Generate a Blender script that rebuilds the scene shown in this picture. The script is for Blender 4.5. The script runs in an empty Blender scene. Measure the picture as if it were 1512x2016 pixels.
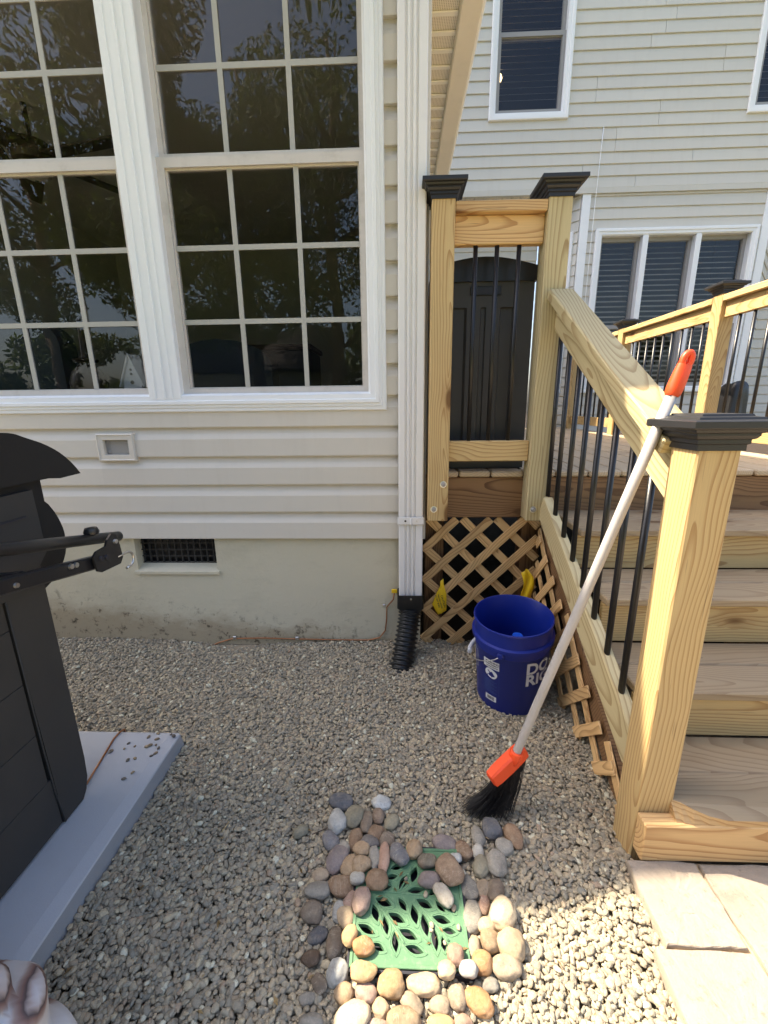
import bpy, bmesh, math, random
import numpy as np
from mathutils import Vector, Matrix, Euler

# ------------------------------------------------------------------ camera, sky, sun
SC = bpy.context.scene
COL = SC.collection
cam_data = bpy.data.cameras.new('camera')
cam = bpy.data.objects.new('camera', cam_data)
COL.objects.link(cam)
cam_data.sensor_fit = 'VERTICAL'
cam_data.sensor_height = 24.0
cam_data.lens = 830.0 / 2016.0 * 24.0
cam_data.clip_start = 0.02
cam_data.clip_end = 600.0
cam.matrix_world = Matrix(((0.99928, 0.00229, 0.03790, 0.0),
                           (0.03618, 0.24542, -0.96874, 0.0),
                           (-0.01152, 0.96941, 0.24516, 1.16),
                           (0, 0, 0, 1)))
SC.camera = cam

SUN_DIR = Vector((-0.72, 0.238, 1.0)).normalized()      # towards the sun
world = bpy.data.worlds.new('World')
SC.world = world
world.use_nodes = True
wn = world.node_tree.nodes
wn.clear()
sky = wn.new('ShaderNodeTexSky')
sky.sky_type = 'NISHITA'
sky.sun_disc = False
sky.sun_elevation = math.asin(SUN_DIR.z)
sky.sun_rotation = math.atan2(SUN_DIR.x, SUN_DIR.y)
sky.air_density = 1.0
sky.dust_density = 4.0
sky.ozone_density = 0.4
bg = wn.new('ShaderNodeBackground')
bg.inputs['Strength'].default_value = 0.15
wo = wn.new('ShaderNodeOutputWorld')
world.node_tree.links.new(sky.outputs[0], bg.inputs[0])
world.node_tree.links.new(bg.outputs[0], wo.inputs[0])

sun_data = bpy.data.lights.new('sun', 'SUN')
sun_data.energy = 4.9
sun_data.angle = math.radians(0.53)
sun_data.color = (1.0, 0.87, 0.67)
sun = bpy.data.objects.new('sun', sun_data)
COL.objects.link(sun)
sun.rotation_euler = SUN_DIR.to_track_quat('Z', 'Y').to_euler()
sun.location = SUN_DIR * 12

SC.view_settings.view_transform = 'Standard'
SC.view_settings.look = 'None'
SC.view_settings.gamma = 1.0
SC.view_settings.use_curve_mapping = False
SC.view_settings.exposure = 1.56
SC.cycles.max_bounces = 7
SC.cycles.diffuse_bounces = 4
SC.cycles.glossy_bounces = 4
SC.cycles.transparent_max_bounces = 12
SC.cycles.sample_clamp_indirect = 6.0
SC.cycles.use_denoising = True
SC.cycles.caustics_reflective = False
SC.cycles.caustics_refractive = False

rng = random.Random(7)
nrng = np.random.default_rng(11)

# ------------------------------------------------------------------ material helpers
class NT:
    """Small wrapper for building a node tree."""
    def __init__(self, mat):
        mat.use_nodes = True
        self.t = mat.node_tree
        self.t.nodes.clear()
        self.out = self.t.nodes.new('ShaderNodeOutputMaterial')
    def n(self, typ, **kw):
        nd = self.t.nodes.new(typ)
        for k, v in kw.items():
            setattr(nd, k, v)
        return nd
    def l(self, a, b):
        self.t.links.new(a, b)
    def val(self, sock, v):
        if hasattr(v, 'is_output'):
            self.l(v, sock)
        else:
            sock.default_value = v
    def math(self, op, a, b=0.0, c=None, clamp=False):
        nd = self.n('ShaderNodeMath', operation=op, use_clamp=clamp)
        self.val(nd.inputs[0], a)
        self.val(nd.inputs[1], b)
        if c is not None:
            self.val(nd.inputs[2], c)
        return nd.outputs[0]
    def mix(self, fac, a, b, blend='MIX'):
        nd = self.n('ShaderNodeMix', data_type='RGBA', blend_type=blend)
        self.val(nd.inputs[0], fac)
        self.val(nd.inputs[6], a)
        self.val(nd.inputs[7], b)
        return nd.outputs[2]
    def noise(self, vec, scale, detail=4.0, rough=0.55, dist=0.0):
        nd = self.n('ShaderNodeTexNoise')
        self.val(nd.inputs['Vector'], vec)
        nd.inputs['Scale'].default_value = scale
        nd.inputs['Detail'].default_value = detail
        nd.inputs['Roughness'].default_value = rough
        nd.inputs['Distortion'].default_value = dist
        return nd.outputs['Fac']
    def ramp(self, fac, stops, interp='LINEAR'):
        nd = self.n('ShaderNodeValToRGB')
        nd.color_ramp.interpolation = interp
        els = nd.color_ramp.elements
        while len(els) < len(stops):
            els.new(0.5)
        for e, (p, c) in zip(els, stops):
            e.position = p
            e.color = c if len(c) == 4 else (*c, 1.0)
        self.l(fac, nd.inputs[0])
        return nd.outputs[0]
    def coords(self, kind='Object'):
        return self.n('ShaderNodeTexCoord').outputs[kind]
    def vmul(self, v, k):
        nd = self.n('ShaderNodeVectorMath', operation='MULTIPLY')
        self.val(nd.inputs[0], v)
        nd.inputs[1].default_value = k
        return nd.outputs[0]
    def vadd(self, v, k):
        nd = self.n('ShaderNodeVectorMath', operation='ADD')
        self.val(nd.inputs[0], v)
        self.val(nd.inputs[1], k)
        return nd.outputs[0]
    def bump(self, h, strength=0.3, dist=0.002):
        nd = self.n('ShaderNodeBump')
        nd.inputs['Strength'].default_value = strength
        nd.inputs['Distance'].default_value = dist
        self.l(h, nd.inputs['Height'])
        return nd.outputs[0]
    def bsdf(self, color, rough=0.5, metal=0.0, normal=None, spec=0.5, **kw):
        nd = self.n('ShaderNodeBsdfPrincipled')
        self.val(nd.inputs['Base Color'], color)
        self.val(nd.inputs['Roughness'], rough)
        self.val(nd.inputs['Metallic'], metal)
        nd.inputs['Specular IOR Level'].default_value = spec
        for k, v in kw.items():
            self.val(nd.inputs[k], v)
        if normal is not None:
            self.l(normal, nd.inputs['Normal'])
        self.l(nd.outputs[0], self.out.inputs[0])
        return nd


def srgb(r, g, b):
    f = lambda c: (c / 255 / 12.92) if c / 255 <= 0.04045 else ((c / 255 + 0.055) / 1.055) ** 2.4
    return (f(r), f(g), f(b), 1.0)


def new_mat(name):
    m = bpy.data.materials.new(name)
    return m, NT(m)


def plain(name, col, rough=0.5, metal=0.0, var=0.12, bump=0.15, scale=30.0, spec=0.5, dirt=0.0, bdist=0.001):
    """Painted / moulded surface: slight tone variation, fine relief and faint dust."""
    m, t = new_mat(name)
    co = t.coords()
    rnd = t.n('ShaderNodeObjectInfo').outputs['Random']
    off = t.n('ShaderNodeCombineXYZ')
    t.l(t.math('MULTIPLY', rnd, 37.0), off.inputs[0])
    co2 = t.vadd(co, off.outputs[0])
    n1 = t.noise(co2, scale * 0.12, 3)
    n2 = t.noise(co2, scale * 6, 3)
    lo = tuple(c * (1 - var) for c in col[:3]) + (1,)
    hi = tuple(min(1, c * (1 + var)) for c in col[:3]) + (1,)
    c = t.mix(n1, lo, hi)
    if dirt:
        d = t.ramp(t.noise(co2, scale * 0.35, 6, 0.7), [(0.5, (0, 0, 0)), (0.75, (1, 1, 1))])
        c = t.mix(t.math('MULTIPLY', d, dirt), c, (0.16, 0.13, 0.09, 1))
    r = t.math('ADD', t.math('MULTIPLY', n1, 0.2), rough - 0.1)
    t.bsdf(c, r, metal, t.bump(n2, bump, bdist), spec)
    return m


def wood(name, light, dark, knots=1.0, ring=46.0, grey=None, rough=0.62, fib=0.18, wet=0.0):
    """Softwood: growth rings about an off-centre pith, grain along local X, knots, fibres."""
    m, t = new_mat(name)
    co = t.coords()
    rnd = t.n('ShaderNodeObjectInfo').outputs['Random']
    fr = lambda k: t.math('FRACT', t.math('MULTIPLY', rnd, k))
    r1, r2, r3 = fr(13.17), fr(57.31), fr(131.7)
    cx = t.n('ShaderNodeCombineXYZ')
    t.l(t.math('MULTIPLY', r1, 29.0), cx.inputs[0])
    t.l(t.math('MULTIPLY', r2, 3.0), cx.inputs[1])
    shifted = t.vadd(co, cx.outputs[0])
    # knots
    vor = t.n('ShaderNodeTexVoronoi')
    t.l(t.vmul(shifted, (3.4, 9.0, 9.0)), vor.inputs['Vector'])
    vor.inputs['Scale'].default_value = 1.0
    kd = vor.outputs['Distance']
    sep_k = t.n('ShaderNodeSeparateColor')
    t.l(vor.outputs['Color'], sep_k.inputs[0])
    pick = t.math('GREATER_THAN', sep_k.outputs[0], 0.52)
    near = t.math('MULTIPLY', t.math('SUBTRACT', 1.0, t.math('MULTIPLY', kd, 2.0), clamp=True), pick)
    near = t.math('POWER', near, 2.0)
    core = t.math('MULTIPLY', t.ramp(kd, [(0.11, (1, 1, 1)), (0.18, (0, 0, 0))]), pick)
    core = t.math('MULTIPLY', core, knots)
    # growth rings
    sep = t.n('ShaderNodeSeparateXYZ')
    t.l(co, sep.inputs[0])
    wob = t.noise(t.vmul(shifted, (1.9, 3.0, 3.0)), 1.0, 2, 0.5)
    wob2 = t.noise(t.vmul(shifted, (7.0, 30.0, 30.0)), 1.0, 2, 0.5)
    wobc = t.math('SUBTRACT', wob, 0.5)
    tilt = t.math('MULTIPLY', sep.outputs[0], t.math('MULTIPLY', t.math('SUBTRACT', r3, 0.5), 0.22))
    yy = t.math('ADD', t.math('ADD', sep.outputs[1], t.math('MULTIPLY', t.math('SUBTRACT', r1, 0.5), 0.11)), tilt)
    yy = t.math('ADD', yy, t.math('MULTIPLY', wobc, 0.075))
    zz = t.math('ADD', sep.outputs[2], t.math('ADD', t.math('MULTIPLY', r2, 0.07), 0.012))
    zz = t.math('ADD', zz, t.math('MULTIPLY', wobc, 0.06))
    zz = t.math('ADD', zz, t.math('MULTIPLY', sep.outputs[0], t.math('MULTIPLY', t.math('SUBTRACT', fr(311.9), 0.5), 0.22)))
    rad = t.math('SQRT', t.math('ADD', t.math('MULTIPLY', yy, yy), t.math('MULTIPLY', zz, zz)))
    rad = t.math('ADD', rad, t.math('MULTIPLY', near, 0.03))
    rad = t.math('ADD', rad, t.math('MULTIPLY', wob2, 0.004))
    saw = t.math('FRACT', t.math('MULTIPLY', rad, ring * 2.2))
    rings = t.ramp(saw, [(0.0, (0.0, 0.0, 0.0)), (0.55, (0.12, 0.12, 0.12)), (0.86, (0.9, 0.9, 0.9)), (0.97, (1, 1, 1)), (1.0, (0, 0, 0))])
    fibres = t.noise(t.vmul(shifted, (9.0, 420.0, 420.0)), 1.0, 3, 0.6)
    patch = t.noise(t.vmul(shifted, (1.1, 8.0, 8.0)), 1.0, 3, 0.6)
    amount = t.math('MULTIPLY', rings, t.math('ADD', t.math('MULTIPLY', patch, 0.7), 0.35), clamp=True)
    c = t.mix(amount, light, dark)
    # board to board tone
    tone = t.math('ADD', t.math('MULTIPLY', r3, 0.28), 0.86)
    tv = t.n('ShaderNodeCombineColor')
    for i in range(3):
        t.l(tone, tv.inputs[i])
    c = t.mix(1.0, c, tv.outputs[0], 'MULTIPLY')
    fv = t.math('ADD', t.math('MULTIPLY', fibres, 2 * fib), 1.0 - fib)
    fc = t.n('ShaderNodeCombineColor')
    for i in range(3):
        t.l(fv, fc.inputs[i])
    c = t.mix(1.0, c, fc.outputs[0], 'MULTIPLY')
    if grey is not None:
        g = t.math('ADD', t.math('MULTIPLY', patch, 0.5), 0.4, clamp=True)
        c = t.mix(g, c, grey)
        c = t.mix(t.math('MULTIPLY', amount, 0.35), c, dark)
    c = t.mix(core, c, (0.075, 0.035, 0.014, 1))
    halo = t.math('MULTIPLY', t.ramp(kd, [(0.15, (1, 1, 1)), (0.38, (0, 0, 0))]), t.math('MULTIPLY', pick, 0.45 * knots))
    c = t.mix(halo, c, dark)
    # checks and specks
    chk = t.noise(t.vmul(shifted, (5.0, 150.0, 150.0)), 1.0, 2, 0.5)
    chk = t.ramp(chk, [(0.24, (1, 1, 1)), (0.29, (0, 0, 0))])
    c = t.mix(t.math('MULTIPLY', chk, 0.5), c, (0.06, 0.035, 0.02, 1))
    h = t.math('ADD', t.math('MULTIPLY', fibres, 0.6), t.math('MULTIPLY', rings, 0.4))
    t.bsdf(c, rough, 0.0, t.bump(h, 0.35, 0.0006), 0.35)
    return m


M = {}
M['pine'] = wood('treated_pine', srgb(201, 174, 124), srgb(154, 114, 68))
M['pine_warm'] = wood('warm_pine', srgb(206, 172, 122), srgb(154, 108, 64))
M['pine_green'] = wood('greenish_pine', srgb(192, 178, 138), srgb(144, 118, 78), ring=40)
M['tread'] = wood('tread_wood', srgb(176, 152, 116), srgb(122, 94, 64), grey=srgb(154, 138, 114), knots=0.8)
M['deckwood'] = wood('deck_wood', srgb(196, 174, 140), srgb(150, 120, 88), grey=srgb(186, 170, 146), knots=0.6)
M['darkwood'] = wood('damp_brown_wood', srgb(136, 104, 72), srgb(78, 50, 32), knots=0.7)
M['lattice'] = wood('lattice_wood', srgb(216, 180, 128), srgb(156, 112, 66), knots=0.6, ring=60)
M['white'] = plain('white_vinyl', srgb(236, 238, 240), 0.35, var=0.02, bump=0.04, dirt=0.02)
M['sash'] = plain('sash_vinyl', srgb(206, 200, 194), 0.45, var=0.05, bump=0.05, dirt=0.25)
M['muntin'] = plain('muntin_vinyl', srgb(176, 174, 167), 0.45, var=0.04, bump=0.03)
M['greysash'] = plain('grey_sash', srgb(150, 148, 146), 0.5, var=0.06, bump=0.05)
M['aluminium'] = plain('white_aluminium', srgb(226, 224, 222), 0.4, var=0.04, bump=0.06, dirt=0.05, scale=60)
M['cream'] = plain('cream_aluminium', srgb(232, 226, 212), 0.5, var=0.05, bump=0.06, dirt=0.08)
M['soffit'] = plain('cream_soffit', srgb(240, 237, 226), 0.55, var=0.04, bump=0.2, scale=60)
M['black_plastic'] = plain('black_plastic', (0.011, 0.011, 0.013, 1), 0.38, var=0.25, bump=0.12)
M['black_hose'] = plain('black_hose', (0.010, 0.012, 0.014, 1), 0.35, var=0.3, bump=0.1, dirt=0.12)
M['black_metal'] = plain('black_metal', (0.012, 0.012, 0.014, 1), 0.36, var=0.2, bump=0.08)
M['cap_black'] = plain('cap_black', (0.018, 0.018, 0.020, 1), 0.45, var=0.2, bump=0.1)
M['resin'] = plain('charcoal_resin', (0.050, 0.050, 0.051, 1), 0.62, var=0.2, bump=0.2, scale=60)
M['grill_black'] = plain('grill_black_enamel', (0.016, 0.0155, 0.0155, 1), 0.6, var=0.2, bump=0.15, scale=60, spec=0.25)
M['grill_grey'] = plain('grill_dark_grey', (0.046, 0.044, 0.042, 1), 0.62, spec=0.25, var=0.2, bump=0.15, scale=60)
M['orange'] = plain('orange_plastic', srgb(244, 84, 40), 0.42, var=0.08, bump=0.08, dirt=0.10)
M['pole'] = plain('grey_pole', srgb(172, 168, 166), 0.36, var=0.05, bump=0.05, dirt=0.2)
M['steel'] = plain('zinc_steel', (0.62, 0.62, 0.62, 1), 0.32, metal=1.0, var=0.1, bump=0.05)
M['copper'] = plain('copper_wire', (0.42, 0.19, 0.09, 1), 0.45, metal=0.8, var=0.2, bump=0.05)
M['blue'] = plain('blue_plastic', (0.004, 0.018, 0.22, 1), 0.40, var=0.12, bump=0.04, dirt=0.05)
M['blue_bright'] = plain('bright_blue_plastic', (0.01, 0.09, 0.60, 1), 0.4, var=0.08, bump=0.04)
M['print_white'] = plain('white_print', srgb(210, 214, 220), 0.5, var=0.06, bump=0.02)
M['print_dark'] = plain('dark_print', (0.02, 0.02, 0.03, 1), 0.5, var=0.05, bump=0.02)
M['print_blue'] = plain('pale_blue_print', srgb(70, 92, 150), 0.5, var=0.06, bump=0.02)
M['tag_yellow'] = plain('yellow_tape', srgb(250, 206, 34), 0.4, var=0.08, bump=0.05)
M['pad'] = plain('grey_blue_pad', srgb(178, 181, 187), 0.62, var=0.05, bump=0.3, scale=50, dirt=0.06)
M['pad_edge'] = plain('pad_edge_grey', srgb(146, 148, 152), 0.65, var=0.05, bump=0.3, scale=50, dirt=0.1)
M['bristle'] = plain('black_bristle', (0.010, 0.010, 0.012, 1), 0.42, var=0.2, bump=0.02)
M['room_wall'] = plain('room_wall_paint', srgb(180, 178, 173), 0.8, var=0.05, bump=0.1)
M['room_floor'] = plain('room_floor', srgb(96, 84, 72), 0.5, var=0.15, bump=0.1)
M['dark_cloth'] = plain('dark_upholstery', srgb(40, 52, 60), 0.9, var=0.2, bump=0.3, scale=80)
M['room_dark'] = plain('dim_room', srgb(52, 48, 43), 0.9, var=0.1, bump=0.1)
M['dark_bronze'] = plain('dark_bronze', srgb(52, 36, 28), 0.5, var=0.2, bump=0.1)
M['shingle'] = plain('dark_shingle', (0.05, 0.045, 0.043, 1), 0.9, var=0.4, bump=0.5, scale=50, bdist=0.004)
M['neighbour'] = plain('neighbour_siding', srgb(150, 142, 130), 0.7, var=0.08, bump=0.1)
M['blind'] = plain('blind_slat', srgb(178, 168, 150), 0.5, var=0.06, bump=0.05)
M['bark'] = plain('bark', srgb(92, 76, 62), 0.9, var=0.4, bump=0.8, scale=25, bdist=0.01)
M['mortar'] = plain('joint_sand', srgb(190, 166, 132), 0.9, var=0.15, bump=0.5, scale=80)


def vinyl(name, col, warm):
    """Vinyl siding: embossed grain along the board, gentle streaks of dust and fading."""
    m, t = new_mat(name)
    g = t.n('ShaderNodeNewGeometry')
    co = g.outputs['Position']
    grain = t.noise(t.vmul(co, (14.0, 14.0, 260.0)), 1.0, 4, 0.6)
    big = t.noise(t.vmul(co, (0.9, 0.9, 2.2)), 1.0, 4, 0.6)
    rnd = t.n('ShaderNodeObjectInfo').outputs['Random']
    c = t.mix(big, col, warm)
    tone = t.math('ADD', t.math('MULTIPLY', rnd, 0.06), 0.96)
    tv = t.n('ShaderNodeCombineColor')
    for i in range(3):
        t.l(tone, tv.inputs[i])
    c = t.mix(1.0, c, tv.outputs[0], 'MULTIPLY')
    streak = t.ramp(t.noise(t.vmul(co, (16.0, 16.0, 1.6)), 1.0, 5, 0.65), [(0.52, (0, 0, 0)), (0.8, (1, 1, 1))])
    c = t.mix(t.math('MULTIPLY', streak, 0.10), c, (0.30, 0.24, 0.17, 1))
    t.bsdf(c, 0.5, 0.0, t.bump(grain, 0.25, 0.0012), 0.4)
    return m


M['siding'] = vinyl('beige_vinyl', srgb(208, 204, 196), srgb(212, 204, 190))
M['siding_far'] = vinyl('cream_vinyl', srgb(203, 202, 196), srgb(206, 202, 191))


def stucco():
    m, t = new_mat('foundation_render')
    co = t.n('ShaderNodeNewGeometry').outputs['Position']
    sep = t.n('ShaderNodeSeparateXYZ')
    t.l(co, sep.inputs[0])
    z = sep.outputs[2]
    big = t.noise(co, 3.0, 5, 0.6)
    c = t.mix(big, srgb(203, 196, 172), srgb(209, 200, 177))
    # mud splash band near the gravel, with an uneven upper edge
    edge = t.math('ADD', z, t.math('MULTIPLY', t.math('SUBTRACT', t.noise(t.vmul(co, (5, 5, 9)), 1.0, 6, 0.7), 0.5), 0.26))
    # the band is taller to the left, where soil once reached higher
    lean = t.math('MULTIPLY', t.math('ADD', sep.outputs[0], 0.7), 0.10)
    edge = t.math('ADD', edge, lean)
    band = t.ramp(edge, [(0.03, (1, 1, 1)), (0.12, (0, 0, 0))])
    c = t.mix(t.math('MULTIPLY', band, 0.55), c, srgb(142, 118, 86))
    spots = t.ramp(t.noise(t.vmul(co, (30, 30, 30)), 1.0, 4, 0.7), [(0.56, (0, 0, 0)), (0.68, (1, 1, 1))])
    near = t.ramp(edge, [(0.02, (0.9, 0.9, 0.9)), (0.2, (0, 0, 0))])
    c = t.mix(t.math('MULTIPLY', spots, near), c, srgb(70, 62, 50))
    mildew = t.ramp(t.noise(t.vmul(co, (2.2, 2.2, 5)), 1.0, 6, 0.7), [(0.5, (0, 0, 0)), (0.75, (1, 1, 1))])
    c = t.mix(t.math('MULTIPLY', mildew, 0.25), c, srgb(140, 134, 112))
    h = t.math('ADD', t.noise(co, 60.0, 4, 0.6), t.math('MULTIPLY', t.noise(co, 220.0, 3, 0.6), 0.5))
    t.bsdf(c, 0.9, 0.0, t.bump(h, 0.8, 0.004), 0.2)
    return m


M['stucco'] = stucco()


def glass(name, tint=0.84, refl=1.0):
    m, t = new_mat(name)
    fr = t.n('ShaderNodeFresnel')
    back = t.n('ShaderNodeNewGeometry').outputs['Backfacing']
    t.l(t.math('SUBTRACT', 1.62, t.math('MULTIPLY', back, 1.62 - 1 / 1.62)), fr.inputs['IOR'])
    rnd = t.n('ShaderNodeObjectInfo').outputs['Random']
    wav = t.noise(t.vadd(t.coords(), t.math('MULTIPLY', rnd, 90.0)), 3.2, 2, 0.5)
    bmp = t.bump(wav, 0.12, 0.012)
    gl = t.n('ShaderNodeBsdfGlossy')
    gl.inputs['Roughness'].default_value = 0.004
    gl.inputs['Color'].default_value = (0.96, 0.98, 1.0, 1)
    t.l(bmp, gl.inputs['Normal'])
    tr = t.n('ShaderNodeBsdfTransparent')
    tr.inputs['Color'].default_value = (tint, tint, tint, 1)
    mx = t.n('ShaderNodeMixShader')
    fac = t.math('MULTIPLY', fr.outputs[0], refl, clamp=True)
    t.l(fac, mx.inputs[0])
    t.l(tr.outputs[0], mx.inputs[1])
    t.l(gl.outputs[0], mx.inputs[2])
    t.l(mx.outputs[0], t.out.inputs[0])
    return m


M['glass'] = glass('window_glass', 0.82, 0.62)
M['glass_far'] = glass('far_window_glass', 0.90, 0.38)


def soffit_vent():
    m, t = new_mat('vented_soffit')
    co = t.n('ShaderNodeNewGeometry').outputs['Position']
    sep = t.n('ShaderNodeSeparateXYZ')
    t.l(co, sep.inputs[0])
    a = t.math('FRACT', t.math('MULTIPLY', sep.outputs[0], 130.0))
    b = t.math('FRACT', t.math('MULTIPLY', sep.outputs[1], 130.0))
    hole = t.math('MULTIPLY', t.math('LESS_THAN', t.math('ABSOLUTE', t.math('SUBTRACT', a, 0.5)), 0.22), t.math('LESS_THAN', t.math('ABSOLUTE', t.math('SUBTRACT', b, 0.5)), 0.32))
    c = t.mix(t.math('MULTIPLY', hole, 0.7), srgb(236, 230, 214), srgb(130, 112, 88))
    t.bsdf(c, 0.55, 0.0, None, 0.4)
    return m


M['soffit_vent'] = soffit_vent()


def pebble_mat():
    m, t = new_mat('gravel_stone')
    rnd = t.n('ShaderNodeObjectInfo').outputs['Random']
    g = lambda v, w=0.0: (v * (1 + w), v, v * (1 - w), 1)
    stops = [(0.00, srgb(143, 134, 118)), (0.13, srgb(163, 153, 133)), (0.27, srgb(152, 141, 124)), (0.40, srgb(174, 160, 136)),
             (0.52, srgb(137, 131, 118)), (0.62, srgb(184, 168, 141)), (0.70, srgb(159, 150, 134)), (0.78, srgb(162, 145, 123)),
             (0.85, srgb(194, 180, 151)), (0.91, srgb(132, 129, 119)), (0.955, srgb(215, 212, 189)), (0.992, srgb(166, 142, 120))]
    c = t.ramp(rnd, stops, 'CONSTANT')
    co = t.vadd(t.coords(), rnd)
    n = t.noise(co, 1.6, 5, 0.65)
    c = t.mix(t.math('MULTIPLY', n, 0.4), c, srgb(184, 176, 152), 'MIX')
    sp = t.ramp(t.noise(co, 6.0, 4, 0.7), [(0.35, (0.80, 0.80, 0.80)), (0.65, (1.1, 1.1, 1.1))])
    c = t.mix(1.0, c, sp, 'MULTIPLY')
    t.bsdf(c, 0.72, 0.0, t.bump(n, 0.25, 0.05), 0.35)
    return m


M['gravel'] = pebble_mat()


def cobble_mat():
    """River stone; the colour comes from each stone's own object colour."""
    m, t = new_mat('river_stone')
    oi = t.n('ShaderNodeObjectInfo')
    off = t.n('ShaderNodeCombineXYZ')
    t.l(t.math('MULTIPLY', oi.outputs['Random'], 50.0), off.inputs[0])
    co = t.vadd(t.coords(), off.outputs[0])
    n1 = t.noise(co, 28.0, 5, 0.6)
    n2 = t.noise(co, 220.0, 4, 0.7)
    vein = t.noise(t.vmul(co, (60, 14, 30)), 1.0, 3, 0.5, 1.5)
    c = t.mix(1.0, oi.outputs['Color'], t.ramp(n1, [(0.3, (0.74, 0.72, 0.70)), (0.7, (1.16, 1.14, 1.10))]), 'MULTIPLY')
    c = t.mix(1.0, c, t.ramp(n2, [(0.3, (0.82, 0.82, 0.82)), (0.7, (1.08, 1.08, 1.08))]), 'MULTIPLY')
    v = t.ramp(vein, [(0.485, (0, 0, 0)), (0.50, (1, 1, 1)), (0.515, (0, 0, 0))])
    c = t.mix(t.math('MULTIPLY', v, t.math('MULTIPLY', oi.outputs['Random'], 0.35)), c, srgb(206, 196, 178))
    rust = t.ramp(t.noise(co, 16.0, 4, 0.6), [(0.60, (0, 0, 0)), (0.78, (1, 1, 1))])
    c = t.mix(t.math('MULTIPLY', rust, 0.28), c, srgb(150, 104, 66))
    pit = t.ramp(t.noise(co, 130.0, 5, 0.75), [(0.30, (0, 0, 0)), (0.40, (1, 1, 1))])
    c = t.mix(t.math('MULTIPLY', t.math('SUBTRACT', 1.0, pit), 0.55), c, (0.10, 0.085, 0.07, 1))
    dust = t.ramp(t.noise(co, 45.0, 5, 0.7), [(0.50, (0, 0, 0)), (0.75, (1, 1, 1))])
    c = t.mix(t.math('MULTIPLY', dust, 0.30), c, srgb(186, 172, 146))
    h = t.math('ADD', t.math('ADD', n1, t.math('MULTIPLY', n2, 0.25)), t.math('MULTIPLY', pit, 0.35))
    t.bsdf(c, 0.75, 0.0, t.bump(h, 0.5, 0.003), 0.3)
    return m


M['cobble'] = cobble_mat()


def paver_mat():
    m, t = new_mat('tumbled_paver')
    co = t.n('ShaderNodeNewGeometry').outputs['Position']
    rnd = t.n('ShaderNodeObjectInfo').outputs['Random']
    n1 = t.noise(co, 9.0, 6, 0.7)
    n2 = t.noise(co, 60.0, 5, 0.7)
    c = t.mix(n1, srgb(170, 158, 143), srgb(142, 131, 118))
    pits = t.ramp(n2, [(0.30, (1, 1, 1)), (0.42, (0, 0, 0))])
    c = t.mix(t.math('MULTIPLY', pits, 0.6), c, srgb(112, 98, 86))
    dark = t.ramp(t.noise(co, 14.0, 5, 0.7), [(0.56, (0, 0, 0)), (0.72, (1, 1, 1))])
    c = t.mix(t.math('MULTIPLY', dark, 0.5), c, srgb(112, 104, 98))
    tone = t.math('ADD', t.math('MULTIPLY', rnd, 0.14), 0.9)
    tv = t.n('ShaderNodeCombineColor')
    for i in range(3):
        t.l(tone, tv.inputs[i])
    c = t.mix(1.0, c, tv.outputs[0], 'MULTIPLY')
    t.bsdf(c, 0.85, 0.0, t.bump(t.math('ADD', n2, t.math('MULTIPLY', n1, 0.6)), 0.6, 0.006), 0.25)
    return m


M['paver'] = paver_mat()


def grate_mat():
    m, t = new_mat('green_plastic')
    co = t.coords()
    n1 = t.noise(co, 30.0, 5, 0.65)
    n2 = t.noise(co, 200.0, 4, 0.7)
    c = t.mix(n1, srgb(78, 116, 88), srgb(104, 142, 106))
    scuff = t.ramp(t.noise(co, 70.0, 5, 0.75), [(0.52, (0, 0, 0)), (0.72, (1, 1, 1))])
    c = t.mix(t.math('MULTIPLY', scuff, 0.4), c, srgb(150, 176, 140))
    t.bsdf(c, 0.55, 0.0, t.bump(n2, 0.3, 0.001), 0.4)
    return m


M['grate'] = grate_mat()


def soil_mat():
    m, t = new_mat('earth')
    co = t.n('ShaderNodeNewGeometry').outputs['Position']
    n = t.noise(co, 30.0, 6, 0.7)
    sep = t.n('ShaderNodeSeparateXYZ')
    t.l(co, sep.inputs[0])
    c = t.mix(n, srgb(138, 126, 108), srgb(168, 156, 134))
    lawn = t.mix(t.noise(co, 8.0, 6, 0.7), srgb(78, 100, 48), srgb(116, 128, 66))
    far = t.math('GREATER_THAN', t.math('SUBTRACT', t.math('MULTIPLY', sep.outputs[1], -1.0), t.noise(co, 1.0, 3)), 2.6)
    c = t.mix(far, c, lawn)
    deck_shade = t.math('GREATER_THAN', sep.outputs[1], 1.915)  # shade under the deck is put into the soil colour
    c = t.mix(deck_shade, c, t.mix(n, srgb(48, 40, 34), srgb(70, 60, 50)))
    t.bsdf(c, 0.95, 0.0, t.bump(n, 0.8, 0.01), 0.1)
    return m


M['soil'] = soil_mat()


def marble_cloth():
    m, t = new_mat('marbled_cloth')
    co = t.coords()
    w = t.n('ShaderNodeTexWave', wave_type='BANDS', bands_direction='DIAGONAL')
    t.l(co, w.inputs['Vector'])
    w.inputs['Scale'].default_value = 4.5
    w.inputs['Distortion'].default_value = 3.2
    w.inputs['Detail'].default_value = 3.0
    w.inputs['Detail Scale'].default_value = 0.8
    c = t.ramp(w.outputs['Fac'], [(0.0, srgb(196, 196, 200)), (0.35, srgb(186, 182, 182)), (0.55, srgb(150, 134, 128)), (0.74, srgb(122, 98, 92)), (0.84, srgb(84, 74, 74)), (0.92, srgb(158, 146, 142)), (1.0, srgb(190, 188, 192))])
    t.bsdf(c, 0.95, 0.0, t.bump(t.noise(co, 300.0, 3), 0.4, 0.001), 0.1)
    return m


M['marble'] = marble_cloth()


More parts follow.
